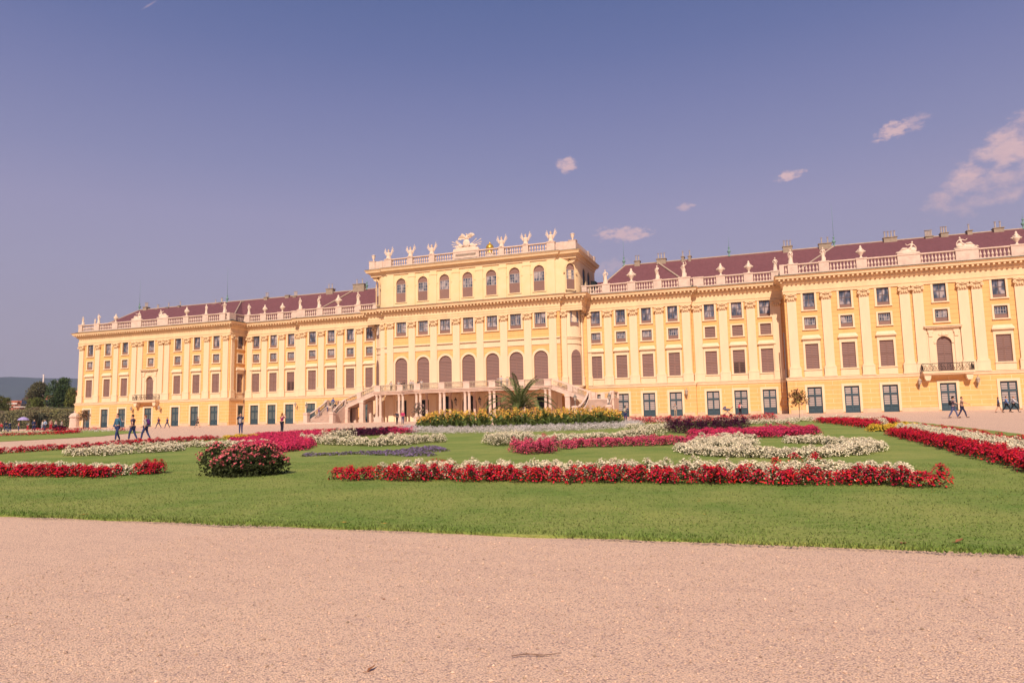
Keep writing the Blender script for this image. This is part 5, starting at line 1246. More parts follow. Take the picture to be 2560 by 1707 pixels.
def plant(fl, lf, x, y, r, h, nf, nl, fs, ls, R, upper=.25):
    z = G(y)+.02
    for i in range(nl):
        a = R.uniform(0,2*pi); t = R.uniform(0,1)**.7; ph = t*pi/2; rr = R.uniform(.7,1.0)
        p = Vector((x+r*rr*cos(a)*cos(ph), y+r*rr*sin(a)*cos(ph), z+h*rr*.94*sin(ph)))
        n = Vector((cos(a)*cos(ph), sin(a)*cos(ph), sin(ph)+.4))+Vector((R.uniform(-.7,.7),R.uniform(-.7,.7),R.uniform(-.5,.7)))
        rquad(lf, p, n, ls*R.uniform(.6,1.2), R, .55)
    if fl is not None:
        for i in range(nf):
            a = R.uniform(0,2*pi); ph = upper+(pi/2-upper)*R.uniform(0,1)**.8; rr = R.uniform(.92,1.1)
            p = Vector((x+r*rr*cos(a)*cos(ph), y+r*rr*sin(a)*cos(ph), z+h*rr*sin(ph)))
            n = Vector((cos(a)*cos(ph), sin(a)*cos(ph)-.2, sin(ph)+.3))+Vector((R.uniform(-.6,.6),R.uniform(-.6,.6),R.uniform(-.4,.6)))
            rquad(fl, p, n, fs*R.uniform(.7,1.25), R, .9)
def bed(specs, label, seed=1, group='flower beds in the lawn', name='flower_bed', cat='flower bed'):
    """specs: list of (polygon, kind, height, spacing). one bed = an empty with a foliage and a blossom mesh per colour"""
    R = random.Random(seed); allp = [p for s in specs for p in s[0]]; cx = sum(p[0] for p in allp)/len(allp); cy = sum(p[1] for p in allp)/len(allp)
    root = empty(name, (0,0,0)); acc = {}
    for poly, kind, h, sp in specs:
        F, Lf = acc.setdefault(kind, (MB(), MB()))
        x0, x1 = min(p[0] for p in poly), max(p[0] for p in poly); y0, y1 = min(p[1] for p in poly), max(p[1] for p in poly)
        dist = sqrt(((x0+x1)/2-45.5)**2+((y0+y1)/2+110)**2); q = max(1.0, dist/22)
        s_ = sp*(.85+.15*q); nf = max(14, int((170 if kind != 'lav' else 26)/q**.95)); nl = max(10, int(90/q**1.1)); fs = .021*q**.62; ls = .034*q**.62*(.7 if kind == 'grey' else 1); nl = int(nl*(1.6 if kind == 'grey' else 1))
        yy = y0; row = 0
        while yy <= y1+1e-6:
            xx = x0+(row%2)*s_*.5
            while xx <= x1+1e-6:
                px, py = xx+R.uniform(-.3,.3)*s_, yy+R.uniform(-.3,.3)*s_
                if inpoly(px, py, poly) and inview(px, py, 1.12) and not (kind == 'red' and seed in (11,12) and px < 47 and px > 36.8 and R.random() < .06):
                    hh = h*R.uniform(.78,1.12)*(1+.18*noise.noise(Vector((px*1.1,py*1.1,seed)))); rr = s_*R.uniform(.62,.8)
                    if R.random() < .07: hh *= 1.15
                    plant(F if FCOL[kind][0] else None, Lf, px, py, rr, hh, nf, nl if FCOL[kind][0] else int(nl*(4.2 if kind == 'pur' else 2.4)), fs, ls*(1 if FCOL[kind][0] else .9), R, .15 if kind != 'rose' else .7)
                xx += s_
            yy += s_*.86; row += 1
    for kind, (F, Lf) in acc.items():
        fm, lm = fmat(kind); cn = {'red':'red','white':'cream white','mag':'magenta','pink':'pink','pur':'dark purple','grey':'silver grey','lav':'lavender','yel':'yellow','rose':'rose'}[kind]
        if Lf.v: tag(Lf.build('foliage', lm, root), cn+' plant leaves')
        if F.v: tag(F.build('blossoms', fm, root), cn+' blossoms')
    return tag(root, label, cat, group)
def rect(x0, x1, y0, y1): return [(x0,y0),(x1,y0),(x1,y1),(x0,y1)]
# nearest long bed: clumps of red in front, white behind, scattered red at the back
bed([(rect(36.15,48.3,-96.3,-95.72),'red',.31,.30),([(36.8,-95.8),(47.9,-95.8),(47.8,-95.0),(37.4,-95.0)],'white',.35,.28),([(44,-95.2),(47.7,-95.2),(47.3,-94.7),(43,-94.7)],'white',.36,.3),([(38,-94.95),(40.5,-94.95),(40.5,-94.7),(38,-94.7)],'red',.38,.55),
     ([(45.6,-94.7),(46.4,-94.7),(46.3,-94.3),(45.5,-94.3)],'red',.42,.3)],
    'long nearest flower bed of red clumps with cream white flowers behind them', 11)
bed([(rect(22.0,29.55,-96.35,-95.8),'red',.30,.27),([(22,-95.8),(29.75,-95.7),(29.75,-95.05),(22,-95.1)],'white',.30,.27),([(29.75,-95.6),(30.15,-95.4),(30.05,-94.7),(29.5,-94.8)],'red',.34,.22)],
    'near left flower bed of red and cream white rows ending in a red tip', 12)
bed([([(11.0,-92),(11.75,-92),(11.8,-72.6),(11.0,-72.6)],'red',.30,.32)], 'long narrow red flower row beside the left gravel path', 13)
bed([([(16.9,-87.7),(18.6,-88.35),(20.1,-88.1),(20.1,-87.2),(18.6,-87.0),(17.2,-86.6)],'white',.32,.33),([(19.6,-87.3),(20.3,-86.9),(20.9,-85.1),(19.6,-83.6),(18.6,-84.0),(19.4,-85.6)],'white',.30,.33),([(15.2,-84.6),(17.4,-86.8),(18.2,-85.9),(16.4,-83.2)],'white',.3,.33),([(17.0,-83.2),(18.2,-81.9),(22.4,-82.2),(22.6,-80.9),(17.6,-80.6),(15.6,-82.2)],'white',.30,.34)],
    'curled cream white scroll bed on the left lawn in front of the long red row', 14)
bed([([(16.9,-77.6),(24.8,-85.2),(27.4,-86.7),(27.3,-84.4),(23.8,-79.4),(20.3,-75.4),(15,-72.6)],'mag',.31,.33),([(14,-71.6),(20.3,-75),(19.9,-72.3),(14.8,-65.5),(12,-65.5),(11,-68)],'mag',.34,.4)], 'broad magenta flower bed behind the rose bush', 15)
bed([([(11,-64.6),(13.5,-65.4),(17,-67),(18,-65),(15,-60),(12,-60)],'red',.34,.42),([(15.0,-58.6),(19.4,-59.4),(19.6,-57),(15,-56)],'red',.36,.45)], 'far red flower bed left of the dark purple plants', 16)
bed([([(17.4,-68.2),(18.7,-69.6),(20.9,-70.5),(21.7,-68.4),(19.8,-63.4),(16.5,-64.6)],'pur',.50,.42)], 'dark purple leaved bed between red and magenta flowers on the left', 17)
bed([([(20.6,-68.6),(21.9,-67.8),(21.2,-62.6),(19.4,-60.8),(19.0,-63.4)],'mag',.38,.42)], 'small magenta flower bed right of the left dark purple plants', 18)
bed([(away([(21.3,-77),(25.1,-80.7),(27,-81.6),(28.1,-82),(29.6,-82.7),(30.2,-81.8),(30.4,-80.4),(31.0,-79.4)], 2.0),'white',.38,.36),([(22.6,-77.2),(24.0,-78.4),(24.8,-77.0),(23.4,-75.6)],'white',.62,.36),([(28.3,-81.2),(29.6,-81.6),(29.9,-79.8),(28.7,-79.6)],'white',.5,.36)], 'cream white mounded bed left of the silver border, behind the lavender', 19)
bed([([(30.0,-88.75),(31.4,-87.5),(33.3,-88.4),(34.0,-88.85),(35.0,-88.4),(33.6,-86.9),(34.25,-85.9),(32.6,-83.3),(32.0,-84.4),(32.4,-86.2),(31.2,-86.9),(29.4,-87.9)],'lav',.11,.24)], 'low lavender flower patch shaped like a star in the middle lawn', 20)
def ell(cx, cy, ra, rp, ra2=None, rp2=None, a0=0, a1=2*pi, n=40):
    d = Vector((cx-45.5, cy+110)).normalized(); p = Vector((d.y,-d.x)); q = lambda ra_, rp_, t: (cx+d.x*ra_*sin(t)+p.x*rp_*cos(t), cy+d.y*ra_*sin(t)+p.y*rp_*cos(t))
    o = [q(ra,rp,a0+(a1-a0)*i/n) for i in range(n+(0 if a1-a0 > 6.28 and ra2 is None else 1))]
    if ra2: o += [q(ra2,rp2,a1-(a1-a0)*i/n) for i in range(n+1)]
    return o
CX, CYY = 26.3, -55.0
bed([(ell(CX,CYY,12.2,9.7,8.4,8.3,pi*.93,pi*2.07),'grey',.52,.42)], 'silver grey leaved border curving around the yellow cannas', 21)
bed([([(33.3,-79.9),(34.2,-82.0),(35.3,-83.1),(36.0,-80.9),(35.2,-78.4)],'white',.48,.34)], 'round cream white mound just left of the pink ribbon bed', 22)
bed([(away([(35.9,-80.2),(36.6,-80.6),(37.9,-79.2),(39.6,-76.8),(39.9,-75.8)], 1.9),'white',.32,.36),([(39.0,-77.0),(40.2,-76.6),(40.6,-74.4),(39.4,-74.2)],'white',.48,.36)], 'cream white ribbon bed behind the pink ribbon bed', 23)
bed([(away([(37.2,-87.0),(37.5,-87.8),(38.0,-88.1),(38.7,-87.6),(38.75,-86.9)], 2.3),'pink',.42,.32),(away([(38.5,-85.3),(38.9,-84.3),(40.3,-83.7),(41.8,-83.1),(43.7,-82.6)], 1.3),'pink',.33,.32)], 'long pink ribbon bed crossing the middle of the lawn', 24)
bed([(away([(33.2,-45.5),(35.2,-48.4),(36.6,-49.2),(39,-49.6),(42.8,-49.0),(44.6,-46.7),(45.9,-43.5)], 2.6),'red',.62,.46)], 'far bright red flower row in front of the palace doors, right of the cannas', 25)
bed([(away([(36.4,-61.8),(37.8,-63.8),(39.6,-63.4)], 2.6),'white',.34,.42)], 'small cream white bed between silver border and dark purple plants', 26)
bed([(away([(43.1,-52.6),(44.6,-54.6),(46.8,-55.4),(47.2,-53.6)], 2.2),'white',.34,.44)], 'small cream white bed behind the right dark purple plants', 27)
bed([(away([(40.2,-70.4),(40.8,-72.1),(42,-72.6),(43.9,-72.1),(44.4,-68.8)], 3.6),'pur',.80,.42)], 'dark purple leaved bed in the right half of the lawn', 28)
bed([([(41.7,-75.9),(43.4,-79.0),(45.2,-77.8),(46.7,-77.3),(47.6,-75.0),(47.4,-71.4),(45.2,-70.8),(44.6,-73.4),(42.2,-73.8)],'mag',.36,.38)], 'magenta flower bed in front of the right dark purple plants', 29)
bed([(ell(45.6,-85.3,4.4,3.1,3.2,2.2,pi*1.0,pi*2.45),'white',.26,.28),([(42.9,-85.6),(43.9,-86.6),(45.0,-86.2),(45.1,-84.2),(44.2,-82.2),(42.9,-82.2)],'white',.32,.32),([(42.9,-81.9),(44.4,-82.2),(45.2,-81.6),(44.6,-80.8),(43.0,-80.9)],'white',.36,.32)], 'large curled cream white ring bed in the right half of the lawn', 30)
bed([([(48.6,-52.6),(49.3,-56.6),(49.9,-62),(50.1,-66.4),(50.7,-67.0),(51.5,-65),(51.5,-60),(51.2,-51.5),(49.2,-50)],'red',.38,.42),([(50.75,-67.3),(51.8,-64.0),(52.6,-57),(51.9,-54.8),(51.5,-60),(51.4,-65)],'white',.40,.38),([(52.0,-63.8),(53.1,-58.6),(53.2,-53.6),(52.4,-55.0)],'red',.40,.42),([(48.9,-49.6),(52.4,-52.6),(52.2,-50.8),(49.2,-47.8)],'white',.44,.42)],
    'red and cream white wedge bed near the right gravel path', 31)
bed([([(49.9,-72.2),(50.7,-72.4),(51.1,-70.6),(50.3,-69.6)],'yel',.28,.32),([(50.9,-70.5),(51.6,-69.6),(53.0,-66.4),(52.4,-65.2),(51.3,-68)],'yel',.26,.36)], 'small golden yellow patch between the two right hand red beds', 32)
bed([([(50.25,-97),(50.95,-97),(50.95,-75.4),(50.15,-75.4)],'red',.32,.31),([(50.95,-97),(52.0,-97),(52.2,-70.4),(51.4,-70.2),(50.95,-74)],'white',.32,.33),([(52.0,-97),(52.6,-97),(52.7,-70.0),(52.2,-70.0)],'red',.32,.4)],
    'long diagonal border of red and cream white flowers along the right gravel path', 33)
bed([(away([(46.9,-48.6),(48.7,-48.2)], 2.2),'white',.34,.44)], 'small cream white patch around the foot of the right standard tree', 34)
bed([([(10.9,-71.3),(12.4,-72.5),(14.1,-72.0),(13.4,-70.2),(11.6,-69.8)],'yel',.26,.32)], 'small bright yellow patch at the far end of the left red row', 35)
G2 = 'flower beds in the far left lawn'
bed([([(-36,-57),(-33.2,-54),(-31.6,-50),(-33.5,-46),(-36.8,-43),(-38.2,-44),(-35.4,-47.6),(-33.8,-50.6),(-36.5,-55.5)],'red',.36,.5),([(-38.5,-57),(-36.6,-54.4),(-36.2,-50.6),(-39.2,-45),(-41,-46),(-38.6,-50.6),(-40,-56)],'white',.40,.5)], 'far left bed of red flowers with a cream white row behind', 36, G2)
bed([([(-66,-30.5),(-58,-31.5),(-56,-29.5),(-64,-28.5)],'red',.45,.55),([(-53,-33.5),(-46,-34.6),(-45,-32.8),(-52,-32)],'red',.45,.55),([(-75,-33.5),(-64,-34),(-64,-32.4),(-75,-32)],'white',.42,.55)], 'far left back row of red and cream flowers in front of the crowd', 37, G2)
bed([([(-39.6,-42.2),(-38,-42.6),(-33.4,-40.6),(-35,-39.6)],'grey',.42,.5)], 'silver grey patch at the end of the far left lawn', 38, G2)
bed([([(-34.0,-40.4),(-32.6,-40.8),(-31.8,-39.6),(-33.2,-39.2)],'red',.42,.45)], 'small red tip beside the silver patch of the far left lawn', 39, G2)
# rose bush in front and purple shrub far left
def shrub(cx, cy, rx, ry, h, kind, nf, nl, fs, ls, label, seed, lobes=14, name='shrub'):
    R = random.Random(seed); F, Lf, T = MB(), MB(), MB(); z0 = G(cy); lb = [(cx+R.uniform(-.72,.72)*rx, cy+R.uniform(-.6,.6)*ry, R.uniform(.55,1.0)) for i in range(lobes)]
    for (x, y, q) in lb:
        r = R.uniform(.36,.5)*min(rx,1.0); hh = h*q
        for i in range(nl//lobes):
            a = R.uniform(0,2*pi); ph = R.uniform(-.2,pi/2); rr = R.uniform(.55,1.02)
            p = Vector((x+r*rr*cos(a)*cos(ph), y+r*rr*sin(a)*cos(ph), z0+hh*.5+hh*.5*rr*sin(ph)))
            if R.random() < .35: p.z = z0+R.uniform(.03,.5)*hh
            rquad(Lf, p, Vector((R.gauss(0,1),R.gauss(0,1),R.gauss(.5,1))), ls*R.uniform(.6,1.3), R, .6)
        for i in range(nf//lobes):
            a = R.uniform(0,2*pi); ph = R.uniform(.1,pi/2); rr = R.uniform(.98,1.12)
            p = Vector((x+r*rr*cos(a)*cos(ph), y+r*rr*sin(a)*cos(ph), z0+hh*.5+hh*.5*rr*sin(ph)))
            for k in range(4): rquad(F, p+Vector((R.uniform(-1,1),R.uniform(-1,1),R.uniform(-1,1)))*fs*.7, Vector((R.gauss(0,.6),R.gauss(-.4,.6),1)), fs*R.uniform(.6,1), R, .9)
        T.tube([(cx+(x-cx)*.5,cy+(y-cy)*.5,z0-.02),(x,y,z0+hh*.7)], [.02,.008], 5)
    fm, lm = fmat(kind); o = T.build('shrub_stems' if False else name, mat('bark', (0.10,0.07,0.05), .9, .3, 8) if 'bark' not in bpy.data.materials else bpy.data.materials['bark'])
    Lf.build('foliage', lm, o)
    if fm and F.v: F.build('blossoms', fm, o)
    return tag(o, label, 'shrub')
shrub(32.92, -95.3, 1.05, .7, .86, 'rose', 520, 9000, .034, .040, 'dark green rose bush with coral pink blossoms on the near lawn', 5, 16, 'rose_bush')
shrub(-60.0, -28, 1.1, .8, .85, 'pur', 0, 1600, .1, .13, 'dusky purple shrub in front of the crowd on the far left', 6, 10)
# cannas
R = random.Random(21); F, Lf = MB(), MB()
poly = ell(CX, CYY, 8.3, 8.4)
for i in range(620):
    a = R.uniform(0,2*pi); t = sqrt(R.uniform(0,1)); front = R.random() < .62
    if front: a = R.uniform(pi,2*pi); t = R.uniform(.72,1.0)
    d = Vector((CX-45.5, CYY+110)).normalized(); p = Vector((d.y,-d.x)); x = CX+d.x*8.2*t*sin(a)+p.x*8.3*t*cos(a); y = CYY+d.y*8.2*t*sin(a)+p.y*8.3*t*cos(a)
    z = G(y); h = R.uniform(.92,1.55)*(1-.28*max(0,(abs(cos(a))*t)-.75)/.25); big = R.random()
    Lf.tube([(x,y,z),(x+R.uniform(-.08,.08),y,z+h)], [.02,.012], 4, cap=False)
    for k in range(R.randint(5,8)):
        b = R.uniform(0,2*pi); zl = z+h*R.uniform(.08,.72); L = R.uniform(.3,.6); up = R.uniform(.6,2.2); w = R.uniform(.07,.15)
        o_ = Vector((x,y,zl)); dr = Vector((cos(b),sin(b),up)).normalized(); sd2 = Vector((-sin(b),cos(b),0)); m1 = o_+dr*L*.5; e1 = o_+dr*L+Vector((0,0,-L*.1))
        Lf.add([tuple(o_),tuple(m1-sd2*w),tuple(e1),tuple(m1+sd2*w)], [(0,1,2,3)])
    if R.random() < .92:
        for k in range(R.randint(5,11)):
            q = Vector((x+R.uniform(-.13,.13), y+R.uniform(-.13,.13), z+h+R.uniform(-.16,.18)))
            rquad(F, q, Vector((R.gauss(0,1),R.gauss(-.5,1),R.gauss(.3,1))), R.uniform(.05,.095), R, .8)
root = empty('canna_bed'); tag(Lf.build('foliage', mat('canna_leaves', (0.17,0.21,0.055), .6, .4, 2, island=.5, huevar=.025, spec=.3, trans=.3), root)); F.build('blossoms', mat('canna_petals', (0.82,0.46,0.085), .7, .2, 4, island=.25, huevar=.03, trans=.25), root)
tag(root, 'tall bed of yellow cannas around the palm in the middle of the garden', 'flower bed')
# palm
R = random.Random(8); T, Fr, Rc = MB(), MB(), MB(); px, py = 24.7, -50.3; pz = G(py)
T.lathe([(.34,0),(.36,.4),(.3,1.0),(.26,1.5),(.1,1.75)], px, py, pz, 12)
def frond(b, elev, L, droop, mbf, mbr, w=.42, colour=None):
    pts = []; p = Vector((px,py,pz+1.55)); n = 13; d0 = Vector((cos(b),sin(b),0)); e = elev
    for i in range(n+1):
        pts.append(p.copy()); p = p+(d0*cos(e)+Vector((0,0,1))*sin(e))*(L/n); e -= droop/n*(1+i/n)
    mbr.tube(pts, [.035*(1-i/(n+1))+.006 for i in range(n+1)], 4)
    sdv = Vector((-sin(b),cos(b),0))
    for i in range(2, n*4):
        t = i/(n*4); j = min(n-1, int(t*n)); q = pts[j].lerp(pts[j+1], t*n-j); ax = (pts[j+1]-pts[j]).normalized(); ll = w*sin(pi*min(1,t*.9+.12))**.6*R.uniform(.8,1.15)
        for s in (-1,1):
            dr = (sdv*s*.85+ax*.75+Vector((0,0,.28+R.uniform(-.15,.2)))).normalized(); tip = q+dr*ll+Vector((0,0,-ll*.18)); pr_ = ax*.022
            pr_ = ax*.05; mbf.add([tuple(q-pr_),tuple(q+dr*ll*.5-pr_*.9),tuple(tip),tuple(q+dr*ll*.5+pr_*1.1)], [(0,1,2,3)])
for i in range(30):
    b = i*2.399; q = i/29; frond(b, 1.45-1.05*q, 4.3+R.uniform(-.4,.4)-.5*(1-q), .7+1.15*q, Fr, Rc, .50)
o = T.build('palm_tree', bpy.data.materials['bark']); Fr.build('fronds', mat('palm_leaf', (0.20,0.235,0.075), .6, .4, 2, island=.35, huevar=.015, spec=.3, trans=.3), o); Rc.build('frond_stalks', mat('palm_stalk', (0.25,0.22,0.09), .7), o)
tag(o, 'palm tree with arching fronds growing out of the yellow cannas', 'palm tree')
F2, R2 = MB(), MB()
for i in range(5): frond([-.6,.1,-1.1,3.4,2.7][i], .35, 2.9, 1.6, F2, R2, .3)
F2.build('fronds', mat('dry_palm_leaf', (0.22,0.12,0.10), .8, .3, 2, island=.3), o)
# ================================================================ TREES
m_bark = bpy.data.materials['bark']
_lm = {}
def tree(name, x, y, z, H, rx, ry, kind, label, seed, nleaf=5200, trunk=.35, cb=.25, ls=.16, col=(0.05,0.075,0.025), group='trees beyond the hedge', thr=.18, mats=None, lobes=11):
    R = random.Random(seed); T, Lf = MB(), MB(); lob = []
    for i in range(lobes):
        a = R.uniform(0,2*pi); q = R.uniform(.15,.75); zz = cb+(1-cb)*R.uniform(.25,.86); lob.append((x+rx*q*cos(a)*(1.15-zz*.5), y+ry*q*sin(a)*(1.15-zz*.5), z+H*zz, R.uniform(.26,.44)))
    lob.append((x,y,z+H*.8,.42)); lob.append((x,y,z+H*.55,.5))
    T.tube([(x,y,z-.2),(x+.05,y,z+H*.2),(x,y,z+H*.45),(x,y,z+H*.7)], [trunk,trunk*.8,trunk*.5,trunk*.15], 8)
    for lx, ly, lz, q in lob: T.tube([(x,y,z+H*(cb*.7+.12)),((x+lx)/2,(y+ly)/2,(z+H*.35+lz)/2),(lx,ly,lz)], [trunk*.35,trunk*.2,trunk*.06], 5)
    n = 0
    while n < nleaf:
        lx, ly, lz, q = R.choice(lob); a = R.uniform(0,2*pi); ph = R.uniform(-pi/2,pi/2); rr = R.uniform(.45,1)**.6
        p = Vector((lx+rx*q*rr*cos(a)*cos(ph), ly+ry*q*rr*sin(a)*cos(ph), lz+H*(1-cb)*q*.62*rr*sin(ph)))
        if p.z > z+H*1.0 or noise.noise(p*(2.2/max(rx,1)*1.6)+Vector((seed,0,0))) > thr+.2: 
            n += 1; continue
        for k in range(2): rquad(Lf, p+Vector((R.gauss(0,1),R.gauss(0,1),R.gauss(0,1)))*ls*.7, Vector((R.gauss(0,1),R.gauss(0,1),R.gauss(.6,1))), ls*R.uniform(.6,1.3), R, .7)
        n += 1
    if kind not in _lm: _lm[kind] = mat('leaves_'+kind, col, .75, .45, .5, island=.45, huevar=.03, spec=.2, trans=.2)
    o = T.build(name, m_bark); Lf.build('crown', _lm[kind], o); return tag(o, label, 'tree', group)
tree('deciduous_tree', -125.5, 16, -.2, 11.6, 3.9, 3.6, 'brownish', 'dark brownish green broad tree behind the hedge, left of the white chimney', 1, 6500, col=(0.17,0.155,0.08))
tree('deciduous_tree', -121.6, 19, -.2, 9.6, 2.6, 3, 'brownish', 'lower brownish tree just right of the white chimney, behind the grandstand', 2, 3600)
tree('deciduous_tree', -131.5, 20, -.2, 10.2, 3.2, 3, 'brownish', 'sparse brownish tree on the left side of the broad dark tree', 12, 2600, thr=-.02)
tree('deciduous_tree', -113.8, 14, -.2, 12.1, 4.0, 3.8, 'deepgreen', 'dense deep green round tree close to the left end of the palace', 3, 7500, col=(0.095,0.145,0.055), cb=.12)
tree('deciduous_tree', -109.0, 12.5, -.2, 9.4, 2.2, 2.4, 'yellowgreen', 'yellow green bushy tree touching the palace corner', 4, 3600, col=(0.21,0.23,0.06), cb=.05)
tree('deciduous_tree', -119.2, 11.5, -.2, 7.4, 2.2, 2.2, 'yellowgreen', 'yellow green bushy tree left of the dense deep green tree', 5, 3200, cb=.05)
tree('deciduous_tree', -120.5, 4, -.2, 7.6, 3.4, 2.8, 'olive', 'olive green tree at the left edge of the picture', 6, 4200, col=(0.18,0.18,0.055), cb=.05)
tree('deciduous_tree', -141.5, 26, -.2, 9.0, 4.2, 3.5, 'russet', 'reddish autumn tree behind the olive tree at the far left', 7, 3600, col=(0.26,0.09,0.055), cb=.1)
# hedge along the garden side, with an arched opening
R = random.Random(31); Lf = MB()
for i in range(15000):
    x = R.uniform(-138,-89); y = R.choice((-1.2,)*3+(1.2,))+R.uniform(-.35,.5) if R.random() < .75 else R.uniform(-1.4,1.4)
    zt_ = 3.9+.35*noise.noise(Vector((x*.3,0,0)))+(.55 if -101.5 > x > -105 or x < -128 else 0); z = R.uniform(0,zt_)**1.0 if y < -1 else zt_+R.uniform(-.3,.2)
    u = (x+100.2)/3.0
    if y < .4 and abs(u) < 1 and z < 3.3*sqrt(max(0,1-u*u)) and R.random() < .93: continue
    if z < 1.3 and R.random() < .45: continue
    rquad(Lf, Vector((x,y,G(y)+z)), Vector((R.gauss(0,1),R.gauss(-.6,1),R.gauss(.4,1))), R.uniform(.1,.2), R, .7)
C_ = MB(); C_.box(-138,-104,-.9,1.0,-.3,3.4); C_.box(-96.8,-89.5,-.9,1.0,-.3,3.4); C_.box(-108,-93,3.2,3.6,-.3,4.4)
for i in range(60): x = -138+i*.82; C_.tube([(x,-1.1,-.3),(x+R.uniform(-.2,.2),-1.15,1.6),(x+R.uniform(-.5,.5),-1.0,2.8)], [.06,.05,.02], 5)
o = C_.build('hedge', mat('hedge_core', (0.05,0.05,0.03), .9, .4, 2)); Lf.build('foliage', mat('hedge_leaves', (0.26,0.26,0.10), .8, .4, .4, col2=(0.21,0.165,0.11), island=.4, huevar=.02, trans=.2), o)
tag(o, 'tall clipped hedge with a dark arched opening left of the palace', 'hedge')
# small standard trees
def standard(x, y, H, r, kind, col, label, seed, nl=900, stakes=1):
    R = random.Random(seed); z = G(y); T, Lf = MB(), MB(); T.tube([(x,y,z-.1),(x+.03,y,z+H*.35),(x,y,z+H*.62)], [.05,.045,.035], 7)
    for i in range(14): a = R.uniform(0,2*pi); T.tube([(x,y,z+H*.55),(x+r*.4*cos(a),y+r*.4*sin(a),z+H*.72),(x+r*.85*cos(a),y+r*.85*sin(a),z+H*(.62+.3*R.random()))], [.025,.016,.006], 4)
    for i in range(nl):
        a = R.uniform(0,2*pi); ph = R.uniform(-.9,pi/2); rr = R.uniform(.25,1.05); p = Vector((x+r*rr*cos(a)*cos(ph), y+r*rr*sin(a)*cos(ph), z+H*.66+H*.33*rr*sin(ph)))
        if noise.noise(p*2.6) > .10: continue
        rquad(Lf, p, Vector((R.gauss(0,1),R.gauss(0,1),R.gauss(.4,1))), R.uniform(.06,.13)*r*1.3, R, .65)
    o = T.build('standard_tree', m_bark); Lf.build('crown', mat('leaves_'+kind, col, .75, .4, 3, island=.5, huevar=.05, trans=.2), o)
    for s in range(stakes): m = MB(); m.tube([(x+.28-.5*s,y+.1,z-.1),(x+.26-.48*s,y+.1,z+H*.55)], .025, 6); m.build('stake', m_stone, o)
    return tag(o, label, 'tree', 'small standard trees in the garden')
standard(48.2, -34.5, 2.85, 1.0, 'orangegreen', (0.36,0.20,0.075), 'small standard tree with orange green crown before the right end block', 41, 900, 1)
standard(-68.1, -17.3, 3.3, 1.05, 'redgreen', (0.30,0.18,0.09), 'small round standard tree in front of the left end block', 42, 1000, 1)
standard(13.9, -48.7, 2.5, .72, 'plumgreen', (0.34,0.22,0.18), 'thin standard tree at the left end of the canna bed', 43, 380, 0)
# sentry box
m = MB(); m.lathe([(1.02,0),(1.02,.22),(.9,.28),(.86,.5),(.82,2.0),(.84,2.1),(1.0,2.14),(1.02,2.28),(.9,2.34),(.8,2.62),(.52,2.86),(.2,2.98),(.12,3.0),(.1,3.08),(.17,3.2),(.14,3.32),(.02,3.42)], 0, 0, 0, 8, pi/8)
o = m.build('sentry_box', m_statue); o.location = (-79.8,-9.7,G(-9.7)-.05); o.data.materials[0] = m_stone
for k in (-1,0,1,2):
    q = MB(); q.prism([(a*.62,b) for a, b in arch_pts(.62,.45,1.9)], -.80, -.775); d_ = q.build('niche', m_shut if k == -1 else m_stone, o); d_.rotation_euler = (0,0,k*pi/4)
tag(o, 'small pale stone sentry box with domed roof at the left palace corner', 'sentry box')
# far things on the left
m = MB(); m.tube([(-630,395,-2),(-630,395,52)], [.95,.62], 12); m.tube([(-630,395,52),(-630,395,53)], [.8,.8], 12); tag(m.build('factory_chimney', mat('white_concrete', (0.75,0.66,0.6), .9)), 'tall slim white chimney rising over the trees on the far left', 'chimney')
m = MB(); m.box(-2320.5,-2318,1709,1711,-5,150); m.box(-2321.5,-2317,1708,1712,150,166); tag(m.build('hill_tower', bpy.data.materials['white_concrete']), 'tiny white tower on the wooded hills, right of the chimney', 'tower')
def house(x, y, w, d, h, rh, label, rz=.6, roofc=(0.50,0.16,0.09)):
    m = MB(); m.box(-w/2,w/2,-d/2,d/2,-1,h); o = m.build('house', mat('pale_render', (0.6,0.5,0.4), .9, .2, .3) if 'pale_render' not in bpy.data.materials else bpy.data.materials['pale_render']); o.location = (x,y,0); o.rotation_euler = (0,0,rz)
    q = MB(); q.add([(-w/2-.4,-d/2-.4,h),(w/2+.4,-d/2-.4,h),(w/2+.4,d/2+.4,h),(-w/2-.4,d/2+.4,h),(-w/2+1,0,h+rh),(w/2-1,0,h+rh)], [(0,1,5,4),(1,2,5),(2,3,4,5),(3,0,4),(3,2,1,0)])
    q.build('roof', mat('orange_tiles', roofc, .9, .25, .6) if 'orange_tiles' not in bpy.data.materials else bpy.data.materials['orange_tiles'], o); return tag(o, label, 'house', 'houses beyond the garden')
house(-265, 131, 26, 12, 10.5, 4.5, 'orange roofed house seen between the trees right of the white chimney'); house(-292, 118, 44, 14, 8.5, 4.5, 'long orange roofed house behind the trees at the far left')
house(-420, 300, 60, 20, 24, 5, 'distant pale building with orange roof below the hills')
# grandstand
m = MB(); 
for k in range(4): m.box(-9,9,-2+k*.8,-1.4+k*.8,2.2+k*.55,2.32+k*.55)
for k in range(8): m.tube([(-9+k*2.5,-2,0),(-9+k*2.5,1,4.6)], .06, 5); m.tube([(-9+k*2.5,1,0),(-9+k*2.5,1,5.2)], .07, 5)
o = m.build('grandstand', m_sash); q = MB(); q.box(-9,9,-2.1,-2.0,3.1,3.3); q.box(-9,-1.5,-2.12,-2.02,3.9,4.2); q.build('rail', bpy.data.materials['white_concrete'], o); q = MB(); q.box(-1.5,9,.8,1.0,3.2,5.0); q.build('backboard', mat('dark_blue_sheet', (0.02,0.035,0.09), .7), o)
o.location = (-134.5,20.5,2.3); o.rotation_euler = (0,0,.6); tag(o, 'dark scaffold grandstand with white rails above the hedge', 'grandstand')
